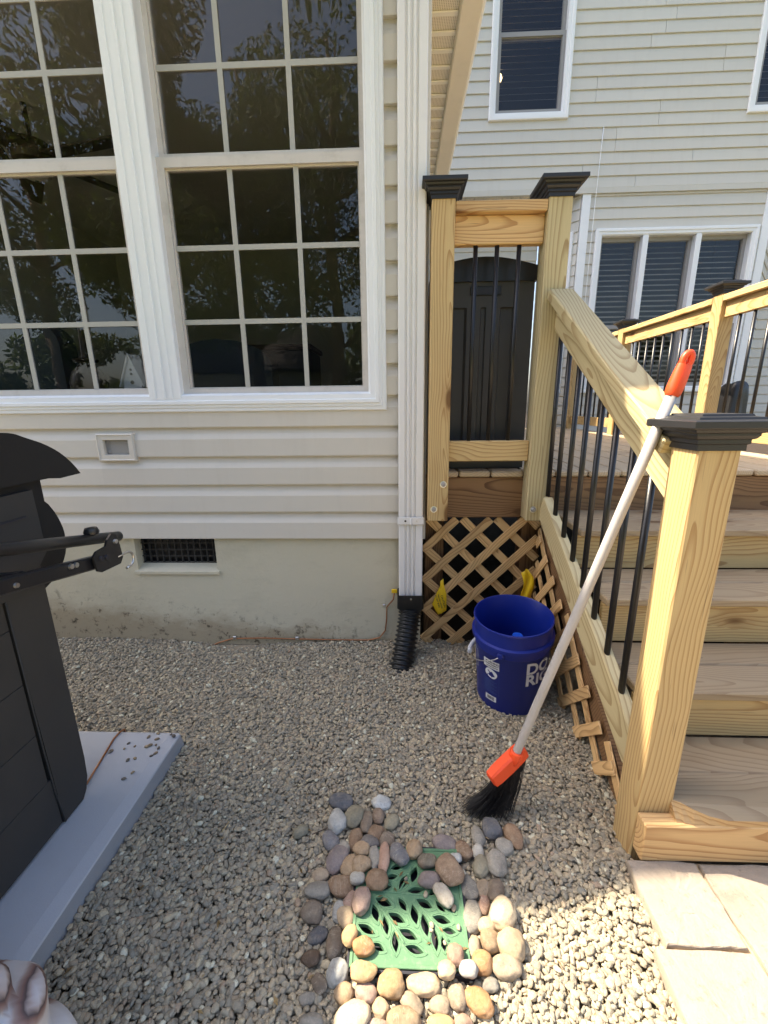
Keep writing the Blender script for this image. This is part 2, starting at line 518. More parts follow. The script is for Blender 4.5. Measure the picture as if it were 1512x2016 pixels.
def leaf_mat(name, a, b):
    m, t = new_mat(name)
    g = t.n('ShaderNodeNewGeometry')
    c = t.mix(g.outputs['Random Per Island'], a, b)
    bs = t.bsdf(c, 0.55, 0.0, None, 0.3)
    tr = t.n('ShaderNodeBsdfTranslucent')
    t.l(t.mix(0.5, c, (0.25, 0.32, 0.05, 1)), tr.inputs[0])
    mx = t.n('ShaderNodeMixShader')
    mx.inputs[0].default_value = 0.3
    t.l(bs.outputs[0], mx.inputs[1])
    t.l(tr.outputs[0], mx.inputs[2])
    t.l(mx.outputs[0], t.out.inputs[0])
    return m


M['litter'] = leaf_mat('dry_leaf', (0.16, 0.09, 0.04, 1), (0.40, 0.28, 0.14, 1))
M['leaf'] = leaf_mat('leaf_green', (0.030, 0.050, 0.020, 1), (0.060, 0.085, 0.030, 1))


def lamp_mat():
    m, t = new_mat('lit_bulb')
    e = t.n('ShaderNodeEmission')
    e.inputs[0].default_value = (1.0, 0.72, 0.38, 1)
    e.inputs[1].default_value = 1.6
    t.l(e.outputs[0], t.out.inputs[0])
    return m


M['bulb'] = lamp_mat()

# ------------------------------------------------------------------ object helpers
MW = {}            # world matrix of every object, so that children can be set in world space


def link(o, parent=None, mat4=None):
    mat4 = mat4 if mat4 is not None else Matrix.Identity(4)
    COL.objects.link(o)
    if parent is not None:
        o.parent = parent
        o.matrix_parent_inverse = MW[parent.name].inverted()
    o.matrix_basis = mat4
    MW[o.name] = mat4.copy()
    return o


def thing(name, label, cat, loc=(0, 0, 0), group=None):
    o = bpy.data.objects.new(name, None)
    o.empty_display_size = 0.1
    o['label'] = label
    o['category'] = cat
    if group:
        o['group'] = group
    return link(o, None, Matrix.Translation(loc))


def tag(o, label, cat, group=None):
    o['label'] = label
    o['category'] = cat
    if group:
        o['group'] = group
    return o


def mesh_obj(name, verts, faces, mat, parent=None, mat4=None, smooth=False, uvs=None):
    me = bpy.data.meshes.new(name)
    me.from_pydata([tuple(v) for v in verts], [], [tuple(f) for f in faces])
    me.update()
    if smooth:
        me.shade_smooth()
    me.materials.append(mat)
    o = bpy.data.objects.new(name, me)
    return link(o, parent, mat4)


def bm_obj(name, bm, mat, parent=None, mat4=None, smooth=False):
    me = bpy.data.meshes.new(name)
    bm.to_mesh(me)
    bm.free()
    if smooth:
        me.shade_smooth()
    me.materials.append(mat)
    return link(bpy.data.objects.new(name, me), parent, mat4)


_boxes = {}


def box_mesh(dx, dy, dz, mat, bev):
    key = (round(dx, 4), round(dy, 4), round(dz, 4), mat.name, round(bev, 4))
    if key not in _boxes:
        bm = bmesh.new()
        bmesh.ops.create_cube(bm, size=1.0)
        bmesh.ops.scale(bm, vec=(dx, dy, dz), verts=bm.verts)
        if bev > 0:
            bmesh.ops.bevel(bm, geom=list(bm.edges), offset=min(bev, 0.4 * min(dx, dy, dz)), segments=1, affect='EDGES')
        me = bpy.data.meshes.new('box')
        bm.to_mesh(me)
        bm.free()
        me.materials.append(mat)
        _boxes[key] = me
    return _boxes[key]


def box(name, lo, hi, mat, parent=None, bev=0.002):
    lo, hi = Vector(lo), Vector(hi)
    d = hi - lo
    o = bpy.data.objects.new(name, box_mesh(d.x, d.y, d.z, mat, bev))
    return link(o, parent, Matrix.Translation((lo + hi) / 2))


def board(name, p0, p1, w, t, mat, parent=None, side=(0, 0, 1), bev=0.003):
    """A plank from p0 to p1 (centre line); local X along it, width w along 'side', thickness t across."""
    p0, p1 = Vector(p0), Vector(p1)
    x = (p1 - p0)
    L = x.length
    x.normalize()
    s = Vector(side)
    y = (s - x * s.dot(x)).normalized()
    z = x.cross(y)
    m = Matrix.Identity(4)
    for i, a in enumerate((x, y, z)):
        m[0][i], m[1][i], m[2][i] = a
    m.translation = (p0 + p1) / 2
    o = bpy.data.objects.new(name, box_mesh(L, w, t, mat, bev))
    return link(o, parent, m)


def tube_data(pts, r, seg=10, closed=False, radii=None, caps=True):
    pts = [Vector(p) for p in pts]
    n = len(pts)
    verts, faces = [], []
    prev = None
    for i, p in enumerate(pts):
        a = pts[(i - 1) % n] if (closed or i > 0) else p
        b = pts[(i + 1) % n] if (closed or i < n - 1) else p
        d = (b - a).normalized()
        if prev is None:
            u = d.orthogonal().normalized()
        else:
            u = (prev - d * prev.dot(d)).normalized()
        prev = u
        v = d.cross(u)
        rr = radii[i] if radii else r
        for k in range(seg):
            a2 = 2 * math.pi * k / seg
            verts.append(p + u * (rr * math.cos(a2)) + v * (rr * math.sin(a2)))
    m = n if closed else n - 1
    for i in range(m):
        j = (i + 1) % n
        for k in range(seg):
            k2 = (k + 1) % seg
            faces.append((i * seg + k, i * seg + k2, j * seg + k2, j * seg + k))
    if caps and not closed:
        faces.append(tuple(range(seg - 1, -1, -1)))
        faces.append(tuple((n - 1) * seg + k for k in range(seg)))
    return verts, faces


def tube(name, pts, r, mat, parent=None, seg=10, closed=False, radii=None, smooth=True):
    v, f = tube_data(pts, r, seg, closed, radii)
    c = sum((Vector(p) for p in pts), Vector()) / len(pts)
    o = mesh_obj(name, [p - c for p in v], f, mat, parent, Matrix.Translation(c), smooth)
    if smooth:
        flat_caps(o)
    return o


def flat_caps(o):
    for p in o.data.polygons:
        if len(p.vertices) > 4:
            p.use_smooth = False


def lathe(name, prof, mat, parent=None, mat4=None, seg=40, cap0=False, cap1=False):
    verts, faces = [], []
    for r, z in prof:
        for k in range(seg):
            a = 2 * math.pi * k / seg
            verts.append((r * math.cos(a), r * math.sin(a), z))
    for i in range(len(prof) - 1):
        for k in range(seg):
            k2 = (k + 1) % seg
            faces.append((i * seg + k, i * seg + k2, (i + 1) * seg + k2, (i + 1) * seg + k))
    if cap0:
        faces.append(tuple(range(seg - 1, -1, -1)))
    if cap1:
        b = (len(prof) - 1) * seg
        faces.append(tuple(b + k for k in range(seg)))
    o = mesh_obj(name, verts, faces, mat, parent, mat4, True)
    o.data.set_sharp_from_angle(angle=math.radians(40))
    flat_caps(o)
    return o


def extrude_profile(name, prof, axis, a0, a1, mat, parent=None, smooth=False):
    """Closed outline prof [(u, z)...] swept along axis 'X' or 'Y' from a0 to a1.
    For axis X, u is Y; for axis Y, u is X."""
    mid = (a0 + a1) / 2
    verts = []
    for a in (a0 - mid, a1 - mid):
        for u, z in prof:
            verts.append((a, u, z) if axis == 'X' else (u, a, z))
    n = len(prof)
    faces = [(i, (i + 1) % n, n + (i + 1) % n, n + i) for i in range(n)]
    faces += [tuple(range(n - 1, -1, -1)), tuple(range(n, 2 * n))]
    loc = (mid, 0, 0) if axis == 'X' else (0, mid, 0)
    o = mesh_obj(name, verts, faces, mat, parent, Matrix.Translation(loc))
    bm = bmesh.new()
    bm.from_mesh(o.data)
    bmesh.ops.recalc_face_normals(bm, faces=bm.faces)
    bm.to_mesh(o.data)
    bm.free()
    return o


def rings_frame(name, x0, x1, z0, z1, prof, mat, parent=None, mat4=None):
    """Picture-frame moulding: prof = [(inset, y)...] swept round a rectangle in the XZ plane."""
    verts, faces = [], []
    for d, y in prof:
        verts += [(x0 + d, y, z0 + d), (x1 - d, y, z0 + d), (x1 - d, y, z1 - d), (x0 + d, y, z1 - d)]
    for i in range(len(prof) - 1):
        for k in range(4):
            k2 = (k + 1) % 4
            faces.append((i * 4 + k, i * 4 + k2, (i + 1) * 4 + k2, (i + 1) * 4 + k))
    return mesh_obj(name, verts, faces, mat, parent, mat4)


def struct(o):
    o['kind'] = 'structure'
    return o
STONES = [
    (-0.1767, 1.0068, 0.0666, 0.0442, -8.2, 'slate', "dark slate-blue stone with a black line, topmost of the ring's upper left"),
    (-0.0582, 1.0069, 0.054, 0.0395, 6.2, 'pale', 'pale mottled grey stone at the top, just right of the dark slate-blue one'),
    (-0.1828, 0.9439, 0.0676, 0.044, -80.6, 'whitegrey', 'upright pale speckled egg-shaped stone below the dark slate-blue stone'),
    (-0.1356, 0.9633, 0.06, 0.0511, 63.9, 'olive', 'olive grey stone between the pale egg-shaped stone and a thin brown one'),
    (-0.0976, 0.9478, 0.0667, 0.0312, -92.6, 'umber', 'thin upright grey-brown stone right of the olive stone'),
    (-0.0654, 0.9663, 0.0447, 0.0338, -76.2, 'rust', 'small grey stone with a rusty patch under the pale mottled stone'),
    (-0.0252, 0.9497, 0.051, 0.0357, -115.5, 'olive', 'greenish grey oval stone on the upper right of the top cluster'),
    (-0.2805, 0.9157, 0.0426, 0.0291, 32.1, 'olive', 'lone olive stone lying by itself left of the ring'),
    (-0.1935, 0.8916, 0.0514, 0.0361, -49.6, 'bluegrey', "blue-grey stone on the ring's left side under the pale egg-shaped stone"),
    (-0.1236, 0.8975, 0.0547, 0.0352, -94.7, 'brown', 'upright brown stone in the middle of the upper left cluster'),
    (-0.0693, 0.9142, 0.0459, 0.0379, 29.3, 'brown', 'squarish tan-brown stone below the small rusty stone'),
    (-0.0826, 0.8798, 0.0466, 0.0277, -7.3, 'stripe', 'dark grey striped stone below the squarish tan-brown one'),
    (-0.0389, 0.8918, 0.0485, 0.0366, -110.5, 'umber', 'grey-brown oval stone at the right end of the upper left cluster'),
    (-0.154, 0.8745, 0.0396, 0.0286, -70.6, 'grey', 'small grey stone half hidden behind the mauve stone'),
    (-0.1663, 0.8408, 0.0649, 0.046, -111.0, 'mauve', "large mauve-grey stone slanting on the ring's left side"),
    (-0.1039, 0.8601, 0.0409, 0.0332, 1.4, 'tan', 'tan stone half hidden behind the heart-shaped one'),
    (-0.1289, 0.8252, 0.0507, 0.0398, -116.7, 'tan', 'slanting tan stone right of the large mauve-grey stone'),
    (-0.0994, 0.8203, 0.0441, 0.0348, 1.4, 'tan', 'small tan heart-shaped stone in the upper left cluster'),
    (-0.0691, 0.8417, 0.0543, 0.0259, -80.3, 'grey', 'narrow upright grey stone left of the pinkish upright stone'),
    (-0.0429, 0.8379, 0.0694, 0.0282, -91.2, 'pinkbrown', "narrow upright pinkish-brown stone at the grate's upper left"),
    (-0.0063, 0.8466, 0.0507, 0.0387, -49.8, 'bluegrey', "blue-grey bean-shaped stone above the grate's top edge"),
    (0.0352, 0.8593, 0.0428, 0.037, -114.5, 'tan', 'tan stone on its own above the middle of the grate'),
    (0.0671, 0.8351, 0.0467, 0.0354, 1.4, 'darkolive', "dark olive round stone at the grate's top edge"),
    (0.1166, 0.8877, 0.0619, 0.0379, -7.6, 'mauve', 'broad purple-grey stone above the large brown veined stone'),
    (0.1672, 0.8747, 0.0481, 0.0402, -63.2, 'brown', 'brown oval stone between the purple-grey stone and a small white one'),
    (0.2043, 0.8733, 0.0392, 0.0259, -106.8, 'white', 'small white oval stone below the broom bristles'),
    (0.2528, 0.9368, 0.0504, 0.0459, -80.9, 'slate', "dark slate stone touching the broom's black bristles"),
    (0.3105, 0.9178, 0.0609, 0.0411, -70.8, 'brown', 'brown pointed stone farthest right, beyond the broom'),
    (0.2127, 0.9151, 0.0519, 0.0312, -84.6, 'grey', 'grey stone tucked under the tip of the bristles'),
    (0.2786, 0.8873, 0.0436, 0.0376, 1.4, 'grey', 'small grey stone right of the ring, under the slate one by the broom'),
    (0.2075, 0.8346, 0.0494, 0.037, -117.8, 'olive', "olive-grey stone at the ring's right, left of the faceted grey one"),
    (0.2479, 0.8424, 0.0577, 0.0439, -106.3, 'grey', "faceted grey stone with a pale vein on the ring's right"),
    (0.1403, 0.8439, 0.0328, 0.0241, 1.4, 'pale', 'small pale grey stone behind the large veined brown stone'),
    (0.1214, 0.8093, 0.0683, 0.0554, -59.7, 'veined', "large brown stone with pale veins on the grate's upper right corner"),
    (0.07, 0.7883, 0.0492, 0.0344, 1.4, 'mauve', "flat slate-mauve stone lying on the grate's top edge"),
    (0.102, 0.7567, 0.0487, 0.0343, -51.4, 'whiterust', 'white stone with a rusty edge lying on the green grate'),
    (-0.2033, 0.8036, 0.0423, 0.0299, 9.8, 'tangrey', 'tan-grey stone left of the slanting mauve stone'),
    (-0.2047, 0.7675, 0.0556, 0.0394, 1.4, 'grey', "round light grey stone on the ring's left edge"),
    (-0.1494, 0.78, 0.0583, 0.0417, 1.4, 'brown', 'chunky brown stone right of the round light grey stone'),
    (-0.1078, 0.7873, 0.0361, 0.0273, 1.4, 'white', 'small whitish stone between two brown ones'),
    (-0.0598, 0.7838, 0.0515, 0.0414, 1.4, 'brown', "round flat brown stone on the grate's left corner"),
    (-0.2076, 0.7222, 0.0468, 0.0395, 1.5, 'umber', "round grey-brown stone at the ring's far left, partly buried"),
    (-0.1216, 0.7491, 0.0376, 0.0282, -114.9, 'pink', 'small pink stone left of the larger pink one'),
    (-0.0944, 0.7385, 0.0511, 0.0367, -97.3, 'pink', "upright pink stone overlapping the grate's left side"),
    (-0.1465, 0.7277, 0.0389, 0.0258, -87.4, 'whitegrey', 'narrow blue-white stone left of the cream striped one'),
    (-0.1278, 0.7154, 0.0397, 0.035, -69.2, 'cream', "cream stone with fine stripes at the grate's left"),
    (-0.187, 0.6789, 0.0477, 0.0296, 21.4, 'slate', "dark angular slate stone on the ring's left edge"),
    (-0.1464, 0.6675, 0.0589, 0.0364, -87.2, 'umber', "long upright grey-brown stone on the ring's left"),
    (-0.1134, 0.6705, 0.0419, 0.0323, -103.5, 'yellow', 'golden tan stone right of the long grey-brown one'),
    (-0.0808, 0.6521, 0.0492, 0.0334, 1.5, 'orange', 'round orange stone with a rough face lying on the grate'),
    (-0.1938, 0.6385, 0.041, 0.0305, 1.5, 'darkbrown', 'dark brown round stone at the lower left edge'),
    (-0.1336, 0.6148, 0.0479, 0.0443, 55.9, 'pale', "large pale speckled grey stone at the ring's lower left"),
    (-0.1688, 0.5993, 0.0392, 0.0269, -47.0, 'umber', "grey-brown stone on gravel outside the ring's lower left"),
    (-0.0782, 0.6121, 0.0547, 0.0319, 1.5, 'yellow', "pale yellow stone against the grate's lower left edge"),
    (-0.1153, 0.5856, 0.0385, 0.0339, 1.5, 'tan', 'sunlit tan stone below the large speckled grey one'),
    (-0.0725, 0.5869, 0.0444, 0.0319, -26.5, 'pink', 'rosy stone below the pale yellow one'),
    (-0.0203, 0.5996, 0.0556, 0.0443, 1.5, 'yellow', 'yellow-tan heart-shaped stone below the grate'),
    (0.0453, 0.603, 0.0667, 0.0372, 1.5, 'cream', 'big cream rounded stone below the middle of the grate'),
    (0.0942, 0.6187, 0.0395, 0.0309, 1.5, 'cream', "cream grey-tinged stone at the grate's lower right corner"),
    (0.1161, 0.6431, 0.0347, 0.0354, 1.5, 'pinkbrown', "pinkish tan stone overlapping the grate's lower right"),
    (0.1403, 0.6215, 0.0395, 0.0287, 1.5, 'whitegrey', 'small grey-white stone left of the pitted orange-tan one'),
    (0.1719, 0.6402, 0.0428, 0.0452, -80.2, 'orange', 'pitted orange-tan stone right of the grate'),
    (0.2241, 0.6358, 0.0609, 0.0384, 1.5, 'tangrey', "beige triangular stone on the ring's right"),
    (0.2392, 0.6734, 0.0634, 0.0565, 1.5, 'cream', 'large creamy tan stone above the beige triangular one'),
    (0.1959, 0.677, 0.0409, 0.0408, -89.4, 'tan', 'wedge-shaped tan stone standing right of the grate'),
    (0.1594, 0.6678, 0.0445, 0.0292, -107.4, 'tangrey', "narrow grey-tan stone along the grate's right edge"),
    (0.1671, 0.7258, 0.065, 0.0392, -106.9, 'grey', "long grey stone along the grate's right edge in shade"),
    (0.1959, 0.7072, 0.0411, 0.0315, 1.5, 'cream', 'small cream stone below the pale large one'),
    (0.2367, 0.7296, 0.0514, 0.0608, -36.6, 'palecream', 'large pale cream stone where the shade ends'),
    (0.1988, 0.7537, 0.0442, 0.0232, -108.3, 'pinkbrown', 'narrow pink-brown stone in the shade right of the grate'),
    (0.2316, 0.7827, 0.0504, 0.038, -115.0, 'umber', 'upright brownish-grey stone under the faceted grey one'),
    (0.2011, 0.7839, 0.034, 0.0369, -62.9, 'tangrey', 'dull tan stone in the shade right of the grate'),
    (0.1669, 0.7849, 0.0516, 0.039, -74.6, 'grey', "slanting grey stone beside the grate's upper right corner"),
    (-0.0974, 0.547, 0.0749, 0.0462, 22.1, 'palecream', "biggest pale cream stone at the picture's lower edge"),
    (-0.0403, 0.564, 0.0289, 0.0315, 50.1, 'cream', 'cream stone right of the biggest pale one'),
    (0.0205, 0.575, 0.0459, 0.0285, -27.7, 'tangrey', 'beige stone wedged under the big cream one'),
    (0.0041, 0.5477, 0.0645, 0.0382, 1.5, 'tan', 'blocky sunlit tan stone at the lower edge'),
    (0.0758, 0.5728, 0.0393, 0.0255, 1.5, 'tangrey', "greyish tan stone below the grate's lower right"),
    (0.1131, 0.5858, 0.0422, 0.0348, -75.3, 'tangrey', 'long grey-tan stone left of the large orange one'),
    (0.1535, 0.5804, 0.0595, 0.039, -30.3, 'orange', "large orange wedge stone at the ring's lower right"),
    (0.1841, 0.6071, 0.0333, 0.0229, 1.5, 'grey', 'small round grey stone in the sunlit gravel'),
    (-0.0479, 0.5399, 0.045, 0.0236, 1.5, 'pink', 'pink veined stone at the lower edge'),
    (0.075, 0.5449, 0.0519, 0.0282, 1.5, 'yellow', 'yellow stone at the lower edge, right of the blocky tan one'),
    (0.1206, 0.5512, 0.0348, 0.0244, 1.5, 'pinkbrown', 'pinkish grey stone at the lower edge, right of the yellow one'),
    (-0.174, 0.5422, 0.0259, 0.0496, -92.8, 'grey', 'grey triangular stone outside the ring at the lower left'),
    (-0.1899, 0.5753, 0.0346, 0.0218, 1.5, 'grey', 'grey stone outside the ring, above the grey triangular one'),
]
SLOTS = [(-0.0105, 0.8241, 0.0284, 0.0097, 15.7), (-0.0229, 0.8004, 0.0265, 0.0082, 9.0), (0.006, 0.7892, 0.0332, 0.0108, 57.8), (0.0333, 0.8073, 0.0337, 0.0112, 72.3), (-0.0411, 0.7448, 0.0354, 0.0118, -20.5), (-0.0598, 0.722, 0.0318, 0.0111, -69.5), (0.0039, 0.7406, 0.0276, 0.0129, -56.2), (0.0365, 0.7717, 0.037, 0.0088, 6.1), (0.0312, 0.7216, 0.0348, 0.0113, -77.8), (0.0558, 0.7438, 0.0349, 0.0123, -24.1), (0.0934, 0.7386, 0.0259, 0.0119, -45.9), (0.1179, 0.7363, 0.0223, 0.0108, -48.9), (-0.0097, 0.7135, 0.0378, 0.0104, -24.7), (-0.0348, 0.6982, 0.0318, 0.0091, -76.2), (0.0546, 0.7017, 0.038, 0.0111, -78.9), (0.0933, 0.7129, 0.0364, 0.0104, -14.2), (-0.0778, 0.6899, 0.0379, 0.0098, -23.4), (-0.0127, 0.6682, 0.0324, 0.0093, -83.2), (0.0164, 0.6827, 0.0383, 0.0109, -22.4), (0.1081, 0.6914, 0.0263, 0.0079, -8.5), (0.0753, 0.6762, 0.0379, 0.0095, -84.8), (0.029, 0.6561, 0.0358, 0.0093, -14.8), (-0.0489, 0.6582, 0.025, 0.0095, -27.4), (0.0934, 0.6677, 0.0229, 0.0089, -83.3), (-0.0373, 0.776, 0.0246, 0.0067, 10.7), (-0.0962, 0.7149, 0.028, 0.008, -19.5), (0.0766, 0.7678, 0.0198, 0.0075, 27.7)]
VEINS = [[(-0.0578, 0.7416), (-0.0307, 0.7159), (-0.0073, 0.6858), (0.0083, 0.6643)], [(0.0448, 0.7383), (0.0714, 0.7129), (0.0921, 0.6887), (0.106, 0.6726)], [(-0.0788, 0.7667), (-0.0419, 0.7666), (-0.0076, 0.7643), (0.0265, 0.7631), (0.0676, 0.76)], [(-0.0076, 0.7643), (0.0097, 0.787), (0.0227, 0.8106), (0.0282, 0.8227)], [(-0.0076, 0.7643), (-0.0226, 0.7794), (-0.0329, 0.795)]]

# ------------------------------------------------------------------ ground, patio
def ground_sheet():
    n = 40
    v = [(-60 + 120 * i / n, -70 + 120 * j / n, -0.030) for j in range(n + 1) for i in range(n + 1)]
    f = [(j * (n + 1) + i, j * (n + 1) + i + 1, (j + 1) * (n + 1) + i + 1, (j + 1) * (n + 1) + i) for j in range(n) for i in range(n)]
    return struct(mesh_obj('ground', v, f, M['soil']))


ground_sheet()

patio = struct(box('patio', (0.575, -3.2, -0.028), (4.2, 0.830, 0.044), M['mortar'], bev=0.0))


def paver(x0, x1, y0, y1, z, seed):
    """Tumbled stone paver: worn, wavy edge and a gently uneven top."""
    r = random.Random(seed)
    pts = []
    n = 9
    cs = [(x0, y0), (x1, y0), (x1, y1), (x0, y1)]
    for k in range(4):
        a, b = cs[k], cs[(k + 1) % 4]
        for i in range(n):
            t = i / n
            w = 0.0012 * math.sin(3.1 * t * math.pi + r.random() * 0.8) + r.uniform(-0.0008, 0.0008)
            if i == 0:
                w = 0.003
            nx, ny = (b[1] - a[1]), -(b[0] - a[0])
            ln = math.hypot(nx, ny)
            pts.append((a[0] + (b[0] - a[0]) * t - nx / ln * w, a[1] + (b[1] - a[1]) * t - ny / ln * w))
    cx, cy = (x0 + x1) / 2, (y0 + y1) / 2
    rings = [(1.0, -0.05), (1.0, -0.0065), (0.982, -0.0022), (0.955, -0.0004), (0.6, 0.0006), (0.3, 0.0)]
    verts, faces = [], []
    m = len(pts)
    for s, dz in rings:
        for (px, py) in pts:
            dx = px - cx
            dy = py - cy
            if s > 0.9:
                fx = 1 - (1 - s) * 0.085 / max(abs(x1 - x0), 0.05)
                fy = 1 - (1 - s) * 0.085 / max(abs(y1 - y0), 0.05)
                fx, fy = 1 - (1 - s) * 0.10 / abs(x1 - x0), 1 - (1 - s) * 0.10 / abs(y1 - y0)
            else:
                fx = fy = s
            verts.append((dx * fx, dy * fy, dz + (r.uniform(-0.0008, 0.0008) if dz > -0.01 else 0)))
    for i in range(len(rings) - 1):
        for k in range(m):
            k2 = (k + 1) % m
            faces.append((i * m + k, i * m + k2, (i + 1) * m + k2, (i + 1) * m + k))
    faces.append(tuple((len(rings) - 1) * m + k for k in range(m)))
    return mesh_obj('paver', verts, faces, M['paver'], patio, Matrix.Translation((cx, cy, z)) @ Matrix.Rotation(r.uniform(-0.012, 0.012), 4, 'Z'), False)


prow = [(0.560, 0.7265, 0.654, 0.828), (0.7325, 0.957, 0.589, 0.824), (0.525, 0.7255, 0.360, 0.6495), (0.7315, 0.957, 0.300, 0.584),
        (0.965, 1.20, 0.66, 0.822), (0.965, 1.20, 0.36, 0.65), (1.21, 1.50, 0.58, 0.822), (1.21, 1.50, 0.30, 0.57),
        (1.51, 1.75, 0.66, 0.822), (1.51, 1.75, 0.36, 0.65), (1.76, 2.05, 0.58, 0.822), (1.76, 2.05, 0.30, 0.57)]
yy = 0.29
for r_ in range(7):
    xx = 0.53 + 0.05 * (r_ % 2)
    h_ = [0.28, 0.2, 0.24][r_ % 3]
    while xx < 2.4:
        w_ = [0.2, 0.28, 0.24][int(xx * 10 + r_) % 3]
        prow.append((xx, xx + w_ - 0.01, yy - h_ + 0.01, yy))
        xx += w_
    yy -= h_
for i_, (a_, b_, c_, d_) in enumerate(prow):
    paver(a_, b_, c_, d_, 0.056 + rng.uniform(-0.002, 0.003), 100 + i_)

# ------------------------------------------------------------------ siding
def siding(parent, axis, plane, sgn, a0, a1, z0, n, pitch, prof, back, mat, openings=(), name='siding_board', top=None):
    """Lapped boards. prof = [(z fraction, projection)...] from bottom to top; back = wall plane offset."""
    def proj(fz):
        for (za, pa), (zb, pb) in zip(prof, prof[1:]):
            if za <= fz <= zb:
                return pa + (pb - pa) * (fz - za) / (zb - za)
        return prof[-1][1]
    for i in range(n):
        zb, zt = z0 + i * pitch, z0 + (i + 1) * pitch
        if top is not None:
            zt = min(zt, top)
            if zt - zb < 0.004:
                continue
        cuts = {a0, a1}
        for (o0, o1, p0, p1) in openings:
            if p0 < zt and p1 > zb:
                for c in (o0, o1):
                    if a0 < c < a1:
                        cuts.add(c)
        cuts = sorted(cuts)
        segs = []
        for s0, s1 in zip(cuts, cuts[1:]):
            lo, hi = zb, zt
            mid = (s0 + s1) / 2
            spans = [(zb, zt)]
            for (o0, o1, p0, p1) in openings:
                if o0 < mid < o1:
                    new = []
                    for (l, h) in spans:
                        if p0 > l:
                            new.append((l, min(h, p0)))
                        if p1 < h:
                            new.append((max(l, p1), h))
                    spans = [q for q in new if q[1] - q[0] > 0.003]
            for sp in spans:
                if segs and segs[-1][1] == s0 and segs[-1][2] == sp:
                    segs[-1] = (segs[-1][0], s1, sp)
                else:
                    segs.append((s0, s1, sp))
        for s0, s1, (l, h) in segs:
            if s1 - s0 < 0.002:
                continue
            fz0, fz1 = (l - zb) / pitch, (h - zb) / pitch
            fz = [fz0] + [p for p, _ in prof if fz0 < p < fz1] + [fz1]
            out = [(plane + sgn * proj(q), zb + q * pitch) for q in fz]
            if fz1 > 0.999:
                out.append((out[-1][0], zb + pitch + 0.003))
            outline = out + [(plane + sgn * back, out[-1][1]), (plane + sgn * back, l)]
            extrude_profile(name, outline, axis, s0, s1, mat, parent)


# ------------------------------------------------------------------ near wing of the house
NW = 1.905                       # near wall plane
near = thing('sunroom', 'beige vinyl-sided house wing with two white grid windows above a rendered foundation', 'house', (-1.4, NW, 0))
DUTCH = [(0.0, 0.006), (0.03, 0.007), (0.60, 0.006), (0.68, 0.002), (0.78, -0.004), (0.90, -0.009), (1.0, -0.011)]
wall_open = [(-2.03, -0.057, 1.141, 2.93), (-3.25, -2.16, 1.141, 2.93), (-1.384, -1.209, 0.924, 1.050)]  # leftmost gap is an added unseen opening, letting sky light into the room
back_wall = box('wall', (-3.3, NW + 0.017, 0.545), (-2.03, NW + 0.10, 1.141), M['siding'], near, 0.0)
box('wall_sheathing', (-2.16, NW + 0.017, 1.141), (-2.03, NW + 0.10, 3.2), M['siding'], near, 0.0)
box('wall_sheathing', (-0.057, NW + 0.017, 0.545), (0.112, NW + 0.10, 2.85), M['siding'], near, 0.0)
box('wall_sheathing', (-2.03, NW + 0.017, 0.545), (-1.384, NW + 0.10, 1.141), M['siding'], near, 0.0)
box('wall_sheathing', (-1.209, NW + 0.017, 0.545), (-0.057, NW + 0.10, 1.141), M['siding'], near, 0.0)
box('wall_sheathing', (-3.3, NW + 0.017, 2.93), (-2.16, NW + 0.10, 3.2), M['siding'], near, 0.0)
box('wall_sheathing', (-2.03, NW + 0.017, 2.93), (-0.85, NW + 0.10, 3.2), M['siding'], near, 0.0)
siding(back_wall, 'X', NW, -1, -3.3, 0.075, 0.549, 18, 0.131, DUTCH, -0.016, M['siding'], wall_open)
# corner post behind the downspout, side wall running back beside the deck
box('corner_trim', (0.068, NW - 0.012, 0.549), (0.118, NW + 0.06, 2.84), M['siding'], near)
side_wall = box('side_wall', (0.02, NW + 0.10, 0.0), (0.095, 5.75, 2.84), M['siding'], near, 0.0)
siding(side_wall, 'Y', 0.108, 1, NW + 0.062, 5.70, 0.549, 17, 0.131, DUTCH, -0.012, M['siding'])
# gable triangle above the windows, roof and eaves
gm = bmesh.new()
gp = [(-6.4, NW + 0.02, 3.2), (-0.57, NW + 0.02, 3.2), (-2.95, NW + 0.02, 4.15), (-5.3, NW + 0.02, 3.6)]
gp = [(-5.00, NW + 0.003, 3.2), (-0.90, NW + 0.003, 3.2), (-2.95, NW + 0.003, 3.80)]
gv = [gm.verts.new(p) for p in gp] + [gm.verts.new((p[0], p[1] + 0.1, p[2])) for p in gp]
gm.faces.new(gv[:3])
gm.faces.new(gv[3:][::-1])
for k in range(3):
    gm.faces.new((gv[k], gv[(k + 1) % 3], gv[3 + (k + 1) % 3], gv[3 + k]))
bm_obj('gable', gm, M['siding'], near)
RY = 1.655                       # rake edge of the roof
EX, EZ, PITCH = 0.37, 2.86, 0.30
RX = -2.95
for s_ in (1, -1):
    prof_r = [(EX, EZ), (RX, EZ + PITCH * (EX - RX)), (RX, EZ + PITCH * (EX - RX) + 0.12), (EX, EZ + 0.12)]
    if s_ < 0:
        prof_r = [(2 * RX - u, z) for u, z in prof_r]
        prof_r = [(u - 0.002, z) for u, z in prof_r]
    extrude_profile('roof', prof_r, 'Y', RY, 5.7, M['shingle'], near)
